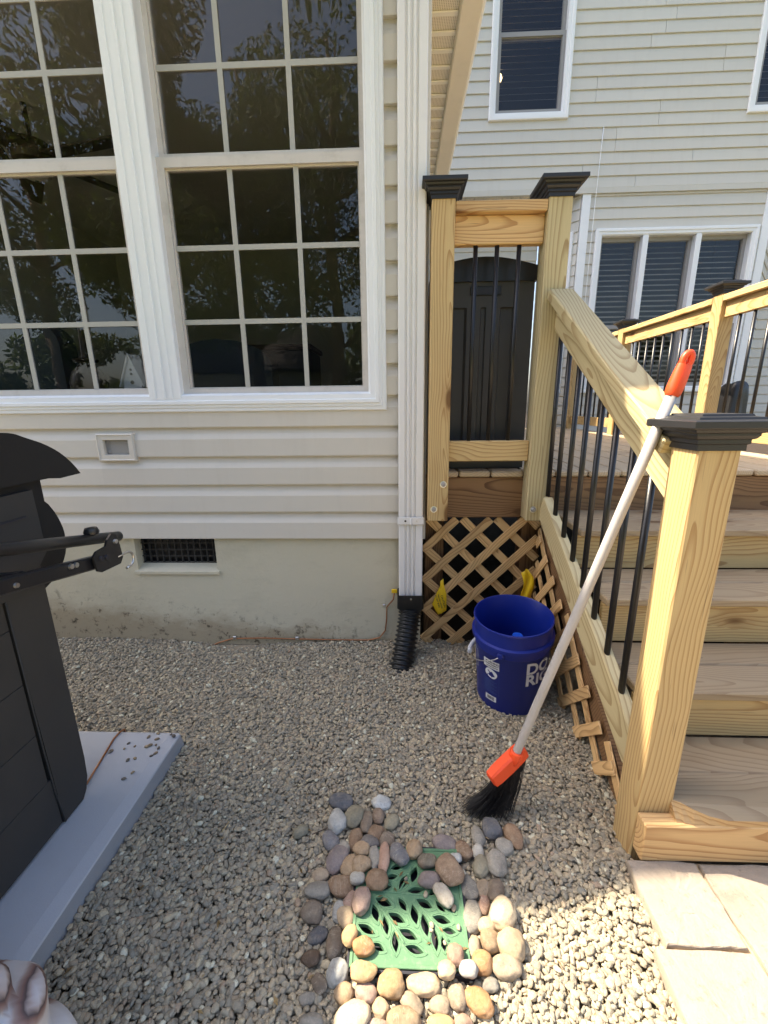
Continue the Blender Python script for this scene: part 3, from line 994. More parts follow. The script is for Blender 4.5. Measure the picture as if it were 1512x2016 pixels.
for k in range(36):
    y0 = 1.80 + k * 0.1016
    # soffit strip: flat vented face with a V-groove at each joint
    extrude_profile('soffit_strip', [(0.0, 0.0), (0.012, 0.0), (0.018, 0.012), (0.026, 0.012), (0.032, 0.0), (0.1016, 0.0), (0.1016, 0.02), (0.0, 0.02)],
                    'X', 0.118, 0.262, M['soffit_vent'], near).matrix_basis = Matrix.Translation((0.19, y0, 2.822))
    box('soffit_rib', (0.119, y0 + 0.008, 2.814), (0.261, y0 + 0.034, 2.8215), M['soffit'], near, 0.003)
extrude_profile('gutter', [(0.262, 2.835), (0.262, 2.80), (0.268, 2.792), (0.352, 2.792), (0.362, 2.80), (0.372, 2.85), (0.385, 2.88), (0.385, 2.905), (0.262, 2.905)],
                'Y', 1.79, 5.5, M['cream'], near)
# foundation with a recessed crawl-space vent
FY = NW + 0.012
for lo, hi in [((-3.3, FY, -0.05), (-1.300, FY + 0.2, 0.552)), ((-0.900, FY, -0.05), (0.10, FY + 0.2, 0.552)),
               ((-1.300, FY, -0.05), (-0.900, FY + 0.2, 0.372))]:
    box('foundation', lo, hi, M['stucco'], near, 0.0)
vs = [(-1.318, FY - 0.010, 0.362), (-0.889, FY - 0.010, 0.362), (-0.889, FY - 0.010, 0.376), (-1.318, FY - 0.010, 0.376),
      (-1.300, FY + 0.055, 0.366), (-0.900, FY + 0.055, 0.366), (-0.900, FY + 0.055, 0.405), (-1.300, FY + 0.055, 0.405)]
mesh_obj('vent_sill', vs, [(0, 1, 2, 3), (3, 2, 6, 7), (0, 3, 7, 4), (1, 5, 6, 2), (0, 4, 5, 1), (4, 7, 6, 5)], M['stucco'], near)
vent = box('crawl_vent', (-1.300, FY + 0.075, 0.392), (-0.900, FY + 0.08, 0.552), M['black_plastic'], near, 0.0)
for k in range(13):
    x = -1.292 + k * 0.0325
    box('grille_bar', (x - 0.003, FY + 0.048, 0.400), (x + 0.003, FY + 0.058, 0.550), M['grill_grey'], vent, 0.0)
for k in range(5):
    z = 0.404 + k * 0.034
    box('grille_bar', (-1.299, FY + 0.046, z - 0.003), (-0.901, FY + 0.0475, z + 0.003), M['grill_grey'], vent, 0.0)
# mounting block with a blank grey plate
blk = rings_frame('utility_block', -1.384, -1.209, 0.924, 1.050, [(0, NW + 0.01), (0, NW - 0.012), (0.006, NW - 0.016), (0.010, NW - 0.012), (0.028, NW - 0.012), (0.030, NW - 0.008), (0.030, NW + 0.025)], M['siding'], near)
box('cover_plate', (-1.353, NW + 0.006, 0.955), (-1.238, NW + 0.012, 1.019), M['greysash'], blk, 0.001)
for sx in (-1.340, -1.250):
    for sz in (0.966, 1.008):
        lathe('screw', [(0.006, 0), (0.006, 0.003), (0.004, 0.004)], M['greysash'], blk, Matrix.Translation((sx, NW + 0.006, sz)) @ Matrix.Rotation(math.radians(90), 4, 'X'), 12, cap1=True)


# ------------------------------------------------------------------ near window (two double-hung units in one casing)
CAS = [(0.0, NW + 0.03), (0.0, NW - 0.012), (0.004, NW - 0.016), (0.016, NW - 0.016), (0.019, NW - 0.020), (0.030, NW - 0.020),
       (0.033, NW - 0.026), (0.046, NW - 0.026), (0.049, NW - 0.018), (0.068, NW - 0.018), (0.072, NW - 0.010), (0.078, NW - 0.004), (0.078, NW + 0.09)]
win = rings_frame('window', -2.012, -0.057, 1.141, 2.93, CAS, M['white'], near)
# thick sill piece under the sashes and the mullion between the units
box('mullion', (-1.104, NW - 0.020, 1.196), (-0.960, NW + 0.09, 2.852), M['white'], win, 0.004)
for mx, dd in ((-1.076, 0.003), (-1.034, 0.005), (-1.002, 0.003)):
    box('mullion_bead', (mx - 0.006, NW - 0.020 - dd, 1.197), (mx + 0.006, NW - 0.0195, 2.851), M['white'], win, 0.001)


def bars_frame(name, x0, x1, z0, z1, wl, wr, wb, wt, y0, y1, mat, parent):
    """Rectangular sash of four members with a small inner step."""
    bm = bmesh.new()
    def b(lo, hi):
        r = bmesh.ops.create_cube(bm, size=1.0)
        c = [(a + q) / 2 for a, q in zip(lo, hi)]
        s = [q - a for a, q in zip(lo, hi)]
        for v in r['verts']:
            v.co = Vector((v.co.x * s[0] + c[0], v.co.y * s[1] + c[1], v.co.z * s[2] + c[2]))
    b((x0, y0, z0), (x0 + wl, y1, z1))
    b((x1 - wr, y0, z0), (x1, y1, z1))
    b((x0 + wl, y0, z0), (x1 - wr, y1, z0 + wb))
    b((x0 + wl, y0, z1 - wt), (x1 - wr, y1, z1))
    s = 0.006
    ym = y0 + (y1 - y0) * 0.45
    b((x0 + wl, ym, z0 + wb), (x0 + wl + s, y1, z1 - wt))
    b((x1 - wr - s, ym, z0 + wb), (x1 - wr, y1, z1 - wt))
    b((x0 + wl + s, ym, z0 + wb), (x1 - wr - s, y1, z0 + wb + s))
    b((x0 + wl + s, ym, z1 - wt - s), (x1 - wr - s, y1, z1 - wt))
    return bm_obj(name, bm, mat, parent)


def grid_sash(parent, x0, x1, z0, z1, y0, y1, fr, mat, cols, rows, mw=0.020):
    """Sash frame, its panes and muntins; cols / rows are muntin centre lines."""
    wl, wr, wb, wt = fr
    bars_frame('sash', x0, x1, z0, z1, wl, wr, wb, wt, y0, y1, mat, parent)
    gx0, gx1, gz0, gz1 = x0 + wl + 0.004, x1 - wr - 0.004, z0 + wb + 0.004, z1 - wt - 0.004
    yg = y0 + (y1 - y0) * 0.62
    xs = [gx0] + list(cols) + [gx1]
    zs = [gz0] + list(rows) + [gz1]
    for i in range(len(xs) - 1):
        for j in range(len(zs) - 1):
            box('pane', (xs[i], yg, zs[j]), (xs[i + 1], yg + 0.003, zs[j + 1]), M['glass'], parent, 0.0)
    for c in cols:
        box('muntin', (c - mw / 2, yg - 0.006, gz0), (c + mw / 2, yg - 0.0005, gz1), M['muntin'], parent, 0.0)
    edges = [gx0] + [c for c in cols] + [gx1]
    for r in rows:
        for i in range(len(edges) - 1):
            a = edges[i] + (mw / 2 if i else 0)
            b = edges[i + 1] - (mw / 2 if i < len(edges) - 2 else 0)
            box('muntin', (a, yg - 0.006, r - mw / 2), (b, yg - 0.0005, r + mw / 2), M['muntin'], parent, 0.0)


for ux0, ux1, vc in ((-0.960, -0.135, (-0.674, -0.408)), (-1.929, -1.104, (-1.643, -1.366))):
    grid_sash(win, ux0, ux1, 1.219, 2.117, NW + 0.012, NW + 0.042, (0.030, 0.022, 0.022, 0.036), M['sash'], vc, (1.516, 1.799))
    vc2 = tuple(v - 0.014 for v in vc)
    grid_sash(win, ux0, ux1, 2.108, 2.852, NW + 0.044, NW + 0.072, (0.020, 0.016, 0.034, 0.03), M['sash'], vc2, (2.429, 2.66))
    box('sill', (ux0, NW + 0.006, 1.190), (ux1, NW + 0.085, 1.2185), M['sash'], win, 0.002)

# room behind the glass
room = box('room_back', (-3.2, 5.2, 0.6), (0.0, 5.3, 2.93), M['room_wall'], near, 0.0)
box('room_floor', (-3.2, NW + 0.101, 0.60), (0.0, 5.2, 0.68), M['room_floor'], near, 0.0)
box('room_ceiling', (-3.2, NW + 0.101, 2.90), (0.0, 5.2, 2.93), M['room_wall'], near, 0.0)
box('room_side', (-3.3, NW + 0.101, 0.6), (-3.2, 5.2, 3.08), M['room_wall'], near, 0.0)
box('room_side', (0.0, NW + 0.101, 0.6), (0.019, 5.2, 2.85), M['room_wall'], near, 0.0)


def armchair(name, label, loc, w, h):
    t = thing(name, label, 'chair', loc, 'chairs inside the window')
    x, y, z = loc
    prof = []
    for k in range(13):
        a = math.pi * k / 12
        prof.append((x - w / 2 * math.cos(a), z + h - 0.16 + 0.16 * math.sin(a)))
    vs = [(px, y, pz) for px, pz in prof] + [(x + w / 2, y, z + 0.1), (x - w / 2, y, z + 0.1)]
    n = len(vs)
    vs2 = [(a, b + 0.14, c) for a, b, c in vs]
    c0 = Vector((x, y, z))
    mesh_obj('backrest', [Vector(v) - c0 for v in vs + vs2], [tuple(range(n)), tuple(range(2 * n - 1, n - 1, -1))] + [(i, (i + 1) % n, n + (i + 1) % n, n + i) for i in range(n)], M['dark_cloth'], t, Matrix.Translation(c0))
    box('seat', (x - w / 2, y + 0.15, z + 0.25), (x + w / 2, y + 0.7, z + 0.45), M['dark_cloth'], t, 0.03)
    for sx in (-1, 1):
        for dy in (0.05, 0.62):
            box('leg', (x + sx * (w / 2 - 0.04) - 0.02, y + dy, z), (x + sx * (w / 2 - 0.04) + 0.02, y + dy + 0.04, z + 0.25), M['dark_bronze'], t)
    return t


armchair('armchair', 'dark upholstered chair behind the right window, lower middle panes', (-1.05, 2.55, 0.68), 0.62, 0.86)
armchair('armchair', 'dark rounded chair back seen through the left window', (-2.35, 2.6, 0.68), 0.66, 1.02)
cab = thing('cabinet', 'dark low cabinet inside, seen through the right window', 'cabinet', (-1.25, 3.7, 0.68))
box('body', (-1.7, 3.7, 0.68), (-0.75, 4.2, 1.62), M['dark_cloth'], cab, 0.01)
box('top', (-1.72, 3.68, 1.62), (-0.73, 4.22, 1.66), M['dark_bronze'], cab, 0.005)
# white bird house on the inner sill, dark finial ornament, ceiling fan
shelf = thing('window_shelf', 'dark narrow table inside under the left window', 'table', (-1.45, 2.16, 0.68))
box('table_top', (-1.95, 2.08, 1.17), (-1.12, 2.28, 1.20), M['dark_bronze'], shelf, 0.003)
for sx in (-1.93, -1.16):
    for sy in (2.09, 2.25):
        box('leg', (sx, sy, 0.68), (sx + 0.03, sy + 0.02, 1.17), M['dark_bronze'], shelf)
bh = thing('birdhouse', 'small white birdhouse with a steep roof inside the left window', 'birdhouse', (-1.325, 2.14, 1.20))
bx, by, bz = -1.325, 2.14, 1.20
hv = [(-0.046, 0, 0), (0.046, 0, 0), (0.046, 0, 0.085), (0, 0, 0.20), (-0.046, 0, 0.085)]
hv = hv + [(a, 0.075, c) for a, b, c in hv]
mesh_obj('body', hv, [(0, 1, 2, 3, 4), (9, 8, 7, 6, 5)] + [(i, (i + 1) % 5, 5 + (i + 1) % 5, 5 + i) for i in range(5)], M['white'], bh, Matrix.Translation((bx, by, bz)))
for s_ in (-1, 1):
    board('roof_slope', (bx + s_ * 0.062, by + 0.037, bz + 0.062), (bx, by + 0.037, bz + 0.218), 0.10, 0.006, M['white'], bh, (0, 1, 0))
lathe('entry_hole', [(0.009, 0), (0.009, 0.002)], M['print_dark'], bh, Matrix.Translation((bx, by - 0.0005, bz + 0.085)) @ Matrix.Rotation(math.radians(90), 4, 'X'), 14, cap1=True)
for dz in (0.125, 0.145):
    lathe('cutout', [(0.006, 0), (0.006, 0.002)], M['print_dark'], bh, Matrix.Translation((bx, by - 0.0005, bz + dz)) @ Matrix.Rotation(math.radians(90), 4, 'X'), 14, cap1=True)
lathe('finial_ornament', [(0.055, 0.0), (0.06, 0.012), (0.02, 0.022), (0.016, 0.04), (0.013, 0.16), (0.010, 0.21), (0.003, 0.222)], M['dark_bronze'], None, Matrix.Translation((-1.66, 2.30, 1.40)), 20, cap0=True, cap1=True)
tag(bpy.data.objects['finial_ornament'], 'dark tapering ornament on a round base inside the left window', 'ornament')
lp = thing('side_lamp', 'dark bellied lamp base under the tapering ornament', 'lamp', (-1.66, 2.30, 1.20))
lathe('base', [(0.03, 0.0), (0.07, 0.03), (0.09, 0.09), (0.07, 0.15), (0.03, 0.19), (0.03, 0.2)], M['dark_bronze'], lp, Matrix.Translation((-1.66, 2.30, 1.20)), 20, cap0=True, cap1=True)
fan = thing('ceiling_fan', 'dark ceiling fan seen through the upper left window', 'fan', (-2.2, 2.9, 2.9))
tube('rod', [(-2.2, 2.9, 2.90), (-2.2, 2.9, 2.70)], 0.015, M['dark_bronze'], fan)
lathe('motor', [(0.03, 0.0), (0.10, 0.02), (0.12, 0.07), (0.10, 0.12), (0.03, 0.14)], M['dark_bronze'], fan, Matrix.Translation((-2.2, 2.9, 2.58)), 20, cap0=True, cap1=True)
for k in range(5):
    a = math.radians(72 * k - 12)
    board('blade', (-2.2 + 0.13 * math.cos(a), 2.9 + 0.13 * math.sin(a), 2.63), (-2.2 + 0.68 * math.cos(a), 2.9 + 0.68 * math.sin(a), 2.63), 0.13, 0.012, M['dark_bronze'], fan, (-math.sin(a), math.cos(a), 0.2))
lathe('light_bowl', [(0.01, -0.07), (0.07, -0.05), (0.10, 0.0)], M['muntin'], fan, Matrix.Translation((-2.2, 2.9, 2.575)), 20)

# ------------------------------------------------------------------ main house behind the deck
FW = 5.40
far = thing('house', 'cream-sided two-storey house behind the deck with blinds in white-framed windows', 'house', (2.4, FW, 0))
LAP = [(0.0, 0.007), (0.04, 0.009), (0.10, 0.008), (0.70, 0.002), (1.0, -0.004)]
sc = lambda x5, z5: (x5 * 1.08, 1.16 + (z5 - 1.16) * 1.08)
UW = (0.945, 1.775, 4.065, 6.05)           # upper middle window
RW = (3.605, 4.45, 4.055, 6.05)            # upper right window
up_bottom = 3.405
uw = box('wall', (-1.0, FW + 0.02, up_bottom + 0.02), (UW[0], FW + 0.12, 6.9), M['siding_far'], far, 0.0)
for lo, hi in [((UW[1], FW + 0.02, up_bottom + 0.02), (RW[0], FW + 0.12, 6.9)), ((RW[1], FW + 0.02, up_bottom + 0.02), (6.5, FW + 0.12, 6.9)),
               ((UW[0], FW + 0.02, up_bottom + 0.02), (UW[1], FW + 0.12, UW[2])), ((RW[0], FW + 0.02, up_bottom + 0.02), (RW[1], FW + 0.12, RW[2])),
               ((UW[0], FW + 0.02, UW[3]), (UW[1], FW + 0.12, 6.9)), ((RW[0], FW + 0.02, RW[3]), (RW[1], FW + 0.12, 6.9))]:
    box('wall_sheathing', lo, hi, M['siding_far'], far, 0.0)
# boards come in lengths: joints at different places in different courses
joint_at = [2.55, 1.98, 3.12, 2.30, 2.30, 2.72, 2.72, 2.05, 2.05, 3.3, 3.3]
for i in range(30):
    j = joint_at[i % len(joint_at)] + (0.0 if i < 11 else 0.35 * ((i * 7) % 5 - 2))
    zb = up_bottom + 0.022 + i * 0.111
    siding(uw, 'X', FW, -1, -1.0, j - 0.0015, zb, 1, 0.111, LAP, -0.02, M['siding_far'], [UW, RW])
    siding(uw, 'X', FW - 0.0012, -1, j + 0.0015, 6.5, zb, 1, 0.111, LAP, -0.0212, M['siding_far'], [UW, RW])
# overhang: starter trim and ribbed soffit below the upper storey
box('band_trim', (-1.0, FW - 0.014, up_bottom - 0.03), (6.5, FW + 0.02, up_bottom + 0.02), M['siding_far'], far)
for k in range(27):
    x0 = -0.6 + k * 0.1016
    extrude_profile('soffit_strip', [(0.0, 0.0), (0.012, 0.0), (0.018, 0.012), (0.026, 0.012), (0.032, 0.0), (0.1016, 0.0), (0.1016, 0.015), (0.0, 0.015)],
                    'Y', FW + 0.021, 5.80, M['soffit_vent'], far).matrix_basis = Matrix.Translation((x0, (FW + 0.021 + 5.80) / 2, up_bottom - 0.015))
# bay: front, slanted left side, recessed wall to the left
BF = FW + 0.012
BL, BR = 2.015, 4.06
BW = (2.185, 3.945, 1.275, 3.03)
zd = 0.80
bay = box('bay_wall', (BL, BF + 0.02, zd), (BW[0], BF + 0.10, up_bottom - 0.031), M['siding_far'], far, 0.0)
for lo, hi in [((BW[1], BF + 0.02, zd), (BR, BF + 0.10, up_bottom - 0.031)), ((BW[0], BF + 0.02, zd), (BW[1], BF + 0.10, BW[2])), ((BW[0], BF + 0.02, BW[3]), (BW[1], BF + 0.10, up_bottom - 0.031))]:
    box('wall_sheathing', lo, hi, M['siding_far'], far, 0.0)
siding(bay, 'X', BF, -1, BL + 0.07, BR - 0.07, zd, 24, 0.111, LAP, -0.02, M['siding_far'], [BW], top=up_bottom - 0.032)
box('corner_trim', (BL - 0.005, BF - 0.014, zd), (BL + 0.085, BF + 0.02, up_bottom - 0.031), M['white'], far)
box('corner_trim', (BR - 0.085, BF - 0.014, zd), (BR + 0.005, BF + 0.02, up_bottom - 0.031), M['white'], far)
# wall to the right of the bay, set back
rwall = box('wall', (BR + 0.30, 5.80, zd), (6.5, 5.9, up_bottom - 0.031), M['siding_far'], far, 0.0)
siding(rwall, 'X', 5.78, -1, BR + 0.28, 6.5, zd, 24, 0.111, LAP, -0.02, M['siding_far'], (), top=up_bottom - 0.032)
recess = box('wall', (0.1, 5.80, 0.5), (1.66, 5.9, up_bottom - 0.016), M['siding_far'], far, 0.0)
siding(recess, 'X', 5.78, -1, 0.1, 1.665, 0.51, 26, 0.111, LAP, -0.02, M['siding_far'], (), top=up_bottom - 0.017)
# slanted sides are built flat and turned into place
def slanted(p0, p1, with_window):
    """p0 and p1: plan end points, left to right as seen from outside."""
    a, b = Vector((*p0, 0)), Vector((*p1, 0))
    L = (b - a).length
    ang = math.atan2(b.y - a.y, b.x - a.x)
    m = Matrix.Translation(a) @ Matrix.Rotation(ang, 4, 'Z')
    ops = [(0.10, L - 0.06, 1.28, 3.03)] if with_window else []
    tmp = []
    before = set(o.name for o in bpy.data.objects)
    base = box('bay_side', (0, 0.02, zd), (0.10, 0.06, up_bottom - 0.031), M['siding_far'], far, 0.0)
    box('wall_sheathing', (L - 0.06, 0.02, zd), (L, 0.06, up_bottom - 0.031), M['siding_far'], far, 0.0)
    if with_window:
        box('wall_sheathing', (0.10, 0.02, zd), (L - 0.06, 0.06, 1.28), M['siding_far'], far, 0.0)
        box('wall_sheathing', (0.10, 0.02, 3.03), (L - 0.06, 0.06, up_bottom - 0.031), M['siding_far'], far, 0.0)
    else:
        box('wall_sheathing', (0.10, 0.02, zd), (L - 0.06, 0.06, up_bottom - 0.031), M['siding_far'], far, 0.0)
    siding(base, 'X', 0.0, -1, 0.02, L - 0.012, zd, 24, 0.111, LAP, -0.02, M['siding_far'], ops, top=up_bottom - 0.032)
    if with_window:
        w = rings_frame('window', 0.10, L - 0.06, 1.28, 3.03, [(0, 0.03), (0, -0.03), (0.05, -0.03), (0.05, 0.03)], M['white'], far)
        bars_frame('sash', 0.15, L - 0.11, 1.33, 2.98, 0.03, 0.03, 0.03, 0.03, 0.0, 0.02, M['greysash'], w)
        box('pane', (0.18, 0.012, 1.36), (L - 0.14, 0.015, 2.95), M['glass_far'], w, 0.0)
    for o in bpy.data.objects:
        if o.name not in before:
            o.matrix_basis = m @ o.matrix_basis
            if o.parent is not None and o.parent.name not in before:
                pass
            MW[o.name] = o.matrix_basis.copy()
    # children of turned objects: the parent inverse must undo the parent's new place
    for o in bpy.data.objects:
        if o.name not in before and o.parent is not None:
            o.matrix_parent_inverse = MW[o.parent.name].inverted()


slanted((1.665, 5.775), (BL - 0.005, BF + 0.0), True)
slanted((BR + 0.005, BF + 0.0), (BR + 0.34, 5.775), False)


def blind(parent, x0, x1, z0, z1, y, pitch, tilt=0.5, sw=0.050):
    bm = bmesh.new()
    z = z1
    while z > z0:
        c, s = math.cos(tilt), math.sin(tilt)
        vs = []
        for q in (-1, 0, 1):
            dy = q * sw / 2 * c
            dz = q * sw / 2 * s - (0.002 if q else 0)
            vs += [bm.verts.new((x0, y + dy, z + dz)), bm.verts.new((x1, y + dy, z + dz))]
        bm.faces.new((vs[0], vs[1], vs[3], vs[2]))
        bm.faces.new((vs[2], vs[3], vs[5], vs[4]))
        z -= pitch
    o = bm_obj('blind', bm, M['blind'], parent)
    o['kind'] = 'stuff'
    return o


FC = [(0.0, FW + 0.03), (0.0, FW - 0.022), (0.006, FW - 0.028), (0.030, FW - 0.028), (0.034, FW - 0.020), (0.060, FW - 0.020), (0.064, FW - 0.012), (0.070, FW - 0.010), (0.070, FW + 0.10)]


def far_window(x0, x1, z0, z1, mulls, meet, blind_to=None):
    w = rings_frame('window', x0, x1, z0, z1, FC, M['white'], far)
    xs = [x0 + 0.07] + [q for mm in mulls for q in (mm - 0.03, mm + 0.03)] + [x1 - 0.07]
    for mm in mulls:
        box('mullion', (mm - 0.03, FW - 0.018, z0 + 0.072), (mm + 0.03, FW + 0.10, z1 - 0.072), M['white'], w, 0.003)
    for i in range(0, len(xs), 2):
        a, b = xs[i], xs[i + 1]
        for (l, h, yo) in ((z0 + 0.07, meet + 0.02, 0.02), (meet - 0.02, z1 - 0.07, 0.055)):
            bars_frame('sash', a, b, l, h, 0.035, 0.035, 0.04, 0.04, FW + yo, FW + yo + 0.03, M['greysash'], w)
            box('pane', (a + 0.037, FW + yo + 0.018, l + 0.042), (b - 0.037, FW + yo + 0.021, h - 0.042), M['glass_far'], w, 0.0)
        blind(w, a + 0.02, b - 0.02, (blind_to if blind_to else z0 + 0.09), z1 - 0.09, FW + 0.155, 0.056)
        pass
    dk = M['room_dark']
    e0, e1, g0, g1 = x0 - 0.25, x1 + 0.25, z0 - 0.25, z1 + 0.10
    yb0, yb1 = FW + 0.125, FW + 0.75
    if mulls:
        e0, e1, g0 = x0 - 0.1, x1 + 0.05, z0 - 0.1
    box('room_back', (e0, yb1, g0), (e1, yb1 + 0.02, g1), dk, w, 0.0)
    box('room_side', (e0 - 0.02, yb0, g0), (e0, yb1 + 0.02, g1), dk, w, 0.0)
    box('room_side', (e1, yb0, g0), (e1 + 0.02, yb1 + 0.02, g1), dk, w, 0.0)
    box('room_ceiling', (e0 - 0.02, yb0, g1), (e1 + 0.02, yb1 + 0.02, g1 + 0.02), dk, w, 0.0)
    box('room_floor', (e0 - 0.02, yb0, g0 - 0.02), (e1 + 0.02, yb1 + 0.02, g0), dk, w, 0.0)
    return w


far_window(BW[0], BW[1], BW[2], BW[3], (2.735, 3.31), 2.02)
w_up = far_window(UW[0], UW[1], UW[2], UW[3], (), 4.82, blind_to=4.30)
far_window(RW[0], RW[1], RW[2], RW[3], (), 4.82)
# the lamp that shines through the blind of the upper window
lm = thing('table_lamp', 'lit warm globe lamp glowing through the blind of the upper window', 'lamp', (1.06, FW + 0.35, 4.40))
lathe('globe', [(0.01, -0.036), (0.025, -0.03), (0.036, 0.0), (0.025, 0.03), (0.01, 0.036)], M['bulb'], lm, Matrix.Translation((1.10, FW + 0.32, 4.64)), 16, cap0=True, cap1=True)
lathe('base', [(0.05, 0.0), (0.05, 0.01), (0.012, 0.03), (0.012, 0.19)], M['dark_bronze'], lm, Matrix.Translation((1.10, FW + 0.32, 4.40)), 16, cap0=True, cap1=True)
# thin cable stapled to the siding
tube('wall_cable', [(2.155, FW - 0.016, 3.98), (2.150, FW - 0.018, 3.75), (2.145, FW - 0.018, 3.45), (2.14, FW - 0.022, 3.30), (2.138, FW - 0.014, 2.6), (2.135, FW - 0.014, 1.6)], 0.0035, M['white'], None, 6)
tag(bpy.data.objects['wall_cable'], 'thin pale cable running down the cream siding beside the triple window', 'cable')

# ------------------------------------------------------------------ deck
DZ = 0.873
deck = thing('deck', 'raised wooden deck of tan boards between the two house walls', 'deck', (1.1, 1.88, 0))
k = 0
x = 0.122
while x < 2.02:
    x1 = min(x + 0.137, 2.062)
    board('deck_board', ((x + x1) / 2, 1.866 + 0.004 * math.sin(k * 2.3), DZ - 0.0145), ((x + x1) / 2, 5.39, DZ - 0.0145), x1 - x, 0.027, M['deckwood'], deck, (1, 0, 0), 0.006)
    x += 0.1418
    k += 1
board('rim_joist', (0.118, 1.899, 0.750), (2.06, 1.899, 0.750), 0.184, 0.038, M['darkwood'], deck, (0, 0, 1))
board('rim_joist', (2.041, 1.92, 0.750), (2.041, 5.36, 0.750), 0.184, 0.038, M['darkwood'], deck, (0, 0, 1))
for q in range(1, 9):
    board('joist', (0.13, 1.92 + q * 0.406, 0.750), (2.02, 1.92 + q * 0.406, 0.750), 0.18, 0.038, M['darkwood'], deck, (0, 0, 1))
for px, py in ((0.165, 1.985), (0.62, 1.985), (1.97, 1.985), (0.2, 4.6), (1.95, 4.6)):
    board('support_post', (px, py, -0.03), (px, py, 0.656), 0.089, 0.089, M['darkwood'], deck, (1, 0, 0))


box('light_block_board', (2.062, 1.92, -0.03), (2.080, 5.38, 0.655), M['darkwood'], deck, 0.0)  # unseen boards added to close off light under the deck and stairs
box('light_block_board', (1.952, 0.99, -0.03), (1.966, 1.915, 0.10), M['darkwood'], deck, 0.0)
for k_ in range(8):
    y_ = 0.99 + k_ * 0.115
    box('light_block_board', (1.952, y_, 0.101), (1.966, y_ + 0.114, 0.101 + max(0.02, (y_ - 0.99) * 0.66)), M['darkwood'], deck, 0.0)

# ------------------------------------------------------------------ railings
CAPP = [(0.047, 0.0), (0.047, 0.014), (0.051, 0.017), (0.051, 0.026), (0.056, 0.029), (0.060, 0.036), (0.060, 0.041), (0.068, 0.044), (0.070, 0.050), (0.079, 0.052),
        (0.081, 0.055), (0.081, 0.069), (0.078, 0.071), (0.064, 0.073), (0.062, 0.078), (0.050, 0.080), (0.048, 0.085), (0.0, 0.087)]


def cap_mesh():
    verts, faces = [], []
    for h, z in CAPP[:-1]:
        z *= 0.84
        verts += [(-h, -h, z), (h, -h, z), (h, h, z), (-h, h, z)]
    n = len(CAPP) - 1
    for i in range(n - 1):
        for q in range(4):
            q2 = (q + 1) % 4
            faces.append((i * 4 + q, i * 4 + q2, (i + 1) * 4 + q2, (i + 1) * 4 + q))
    faces.append(tuple((n - 1) * 4 + q for q in range(4)))
    faces.append((3, 2, 1, 0))
    me = bpy.data.meshes.new('post_cap')
    me.from_pydata(verts, [], faces)
    me.update()
    me.materials.append(M['cap_black'])
    return me


CAP_ME = cap_mesh()


def post(parent, x0, x1, y0, y1, z0, z1, mat, dz=-0.018):
    cx, cy = (x0 + x1) / 2, (y0 + y1) / 2
    p = board('post', (cx, cy, z0), (cx, cy, z1), x1 - x0, y1 - y0, mat, parent, (1, 0, 0), 0.003)
    c = bpy.data.objects.new('post_cap', CAP_ME)
    link(c, p, Matrix.Translation((cx, cy, z1 + dz)))
    return p


def baluster(parent, x, y, z0, z1, r=0.0092):
    key = ('bal', round(z1 - z0, 3), r)
    if key not in _boxes:
        v, f = tube_data([(0, 0, 0), (0, 0, z1 - z0)], r, 14)
        me = bpy.data.meshes.new('baluster')
        me.from_pydata([tuple(q) for q in v], [], f)
        me.update()
        me.shade_smooth()
        for p in me.polygons:
            if len(p.vertices) > 4:
                p.use_smooth = False
        me.materials.append(M['black_metal'])
        _boxes[key] = me
    o = bpy.data.objects.new('baluster', _boxes[key])
    return link(o, parent, Matrix.Translation((x, y, z0)))


def bolt(parent, p):
    m = Matrix.Translation(p) @ Matrix.Rotation(math.radians(90), 4, 'X')
    w = lathe('washer', [(0.0145, 0), (0.0145, 0.002), (0.010, 0.0025)], M['steel'], parent, m, 20, cap1=True)
    lathe('bolt_head', [(0.0105, 0.002), (0.0100, 0.006), (0.006, 0.009)], M['greysash'], w, m, 14, cap1=True)


# short section closing the deck beside the house
gate = thing('deck_railing', 'short deck railing section with three black balusters beside the white downspout', 'railing', (0.38, 1.79, DZ))
pl = post(gate, 0.121, 0.208, 1.792, 1.878, 0.664, 1.912, M['pine'])
pr = post(gate, 0.547, 0.634, 1.792, 1.878, 0.664, 1.908, M['pine_green'])
bolt(pl, (0.186, 1.792, 0.828))
bolt(pl, (0.147, 1.792, 0.718))
bolt(pr, (0.575, 1.792, 0.716))
board('top_cap', (0.209, 1.838, 1.869), (0.546, 1.838, 1.867), 0.089, 0.038, M['pine_warm'], gate, (0, 1, 0))
board('top_rail', (0.209, 1.838, 1.800), (0.546, 1.838, 1.798), 0.098, 0.036, M['pine_warm'], gate, (0, 0, 1))
board('bottom_rail', (0.209, 1.838, 0.966), (0.546, 1.838, 0.966), 0.086, 0.036, M['pine'], gate, (0, 0, 1))
for bx_ in (0.294, 0.376, 0.460):
    baluster(gate, bx_, 1.838, 1.005, 1.755, 0.0088)

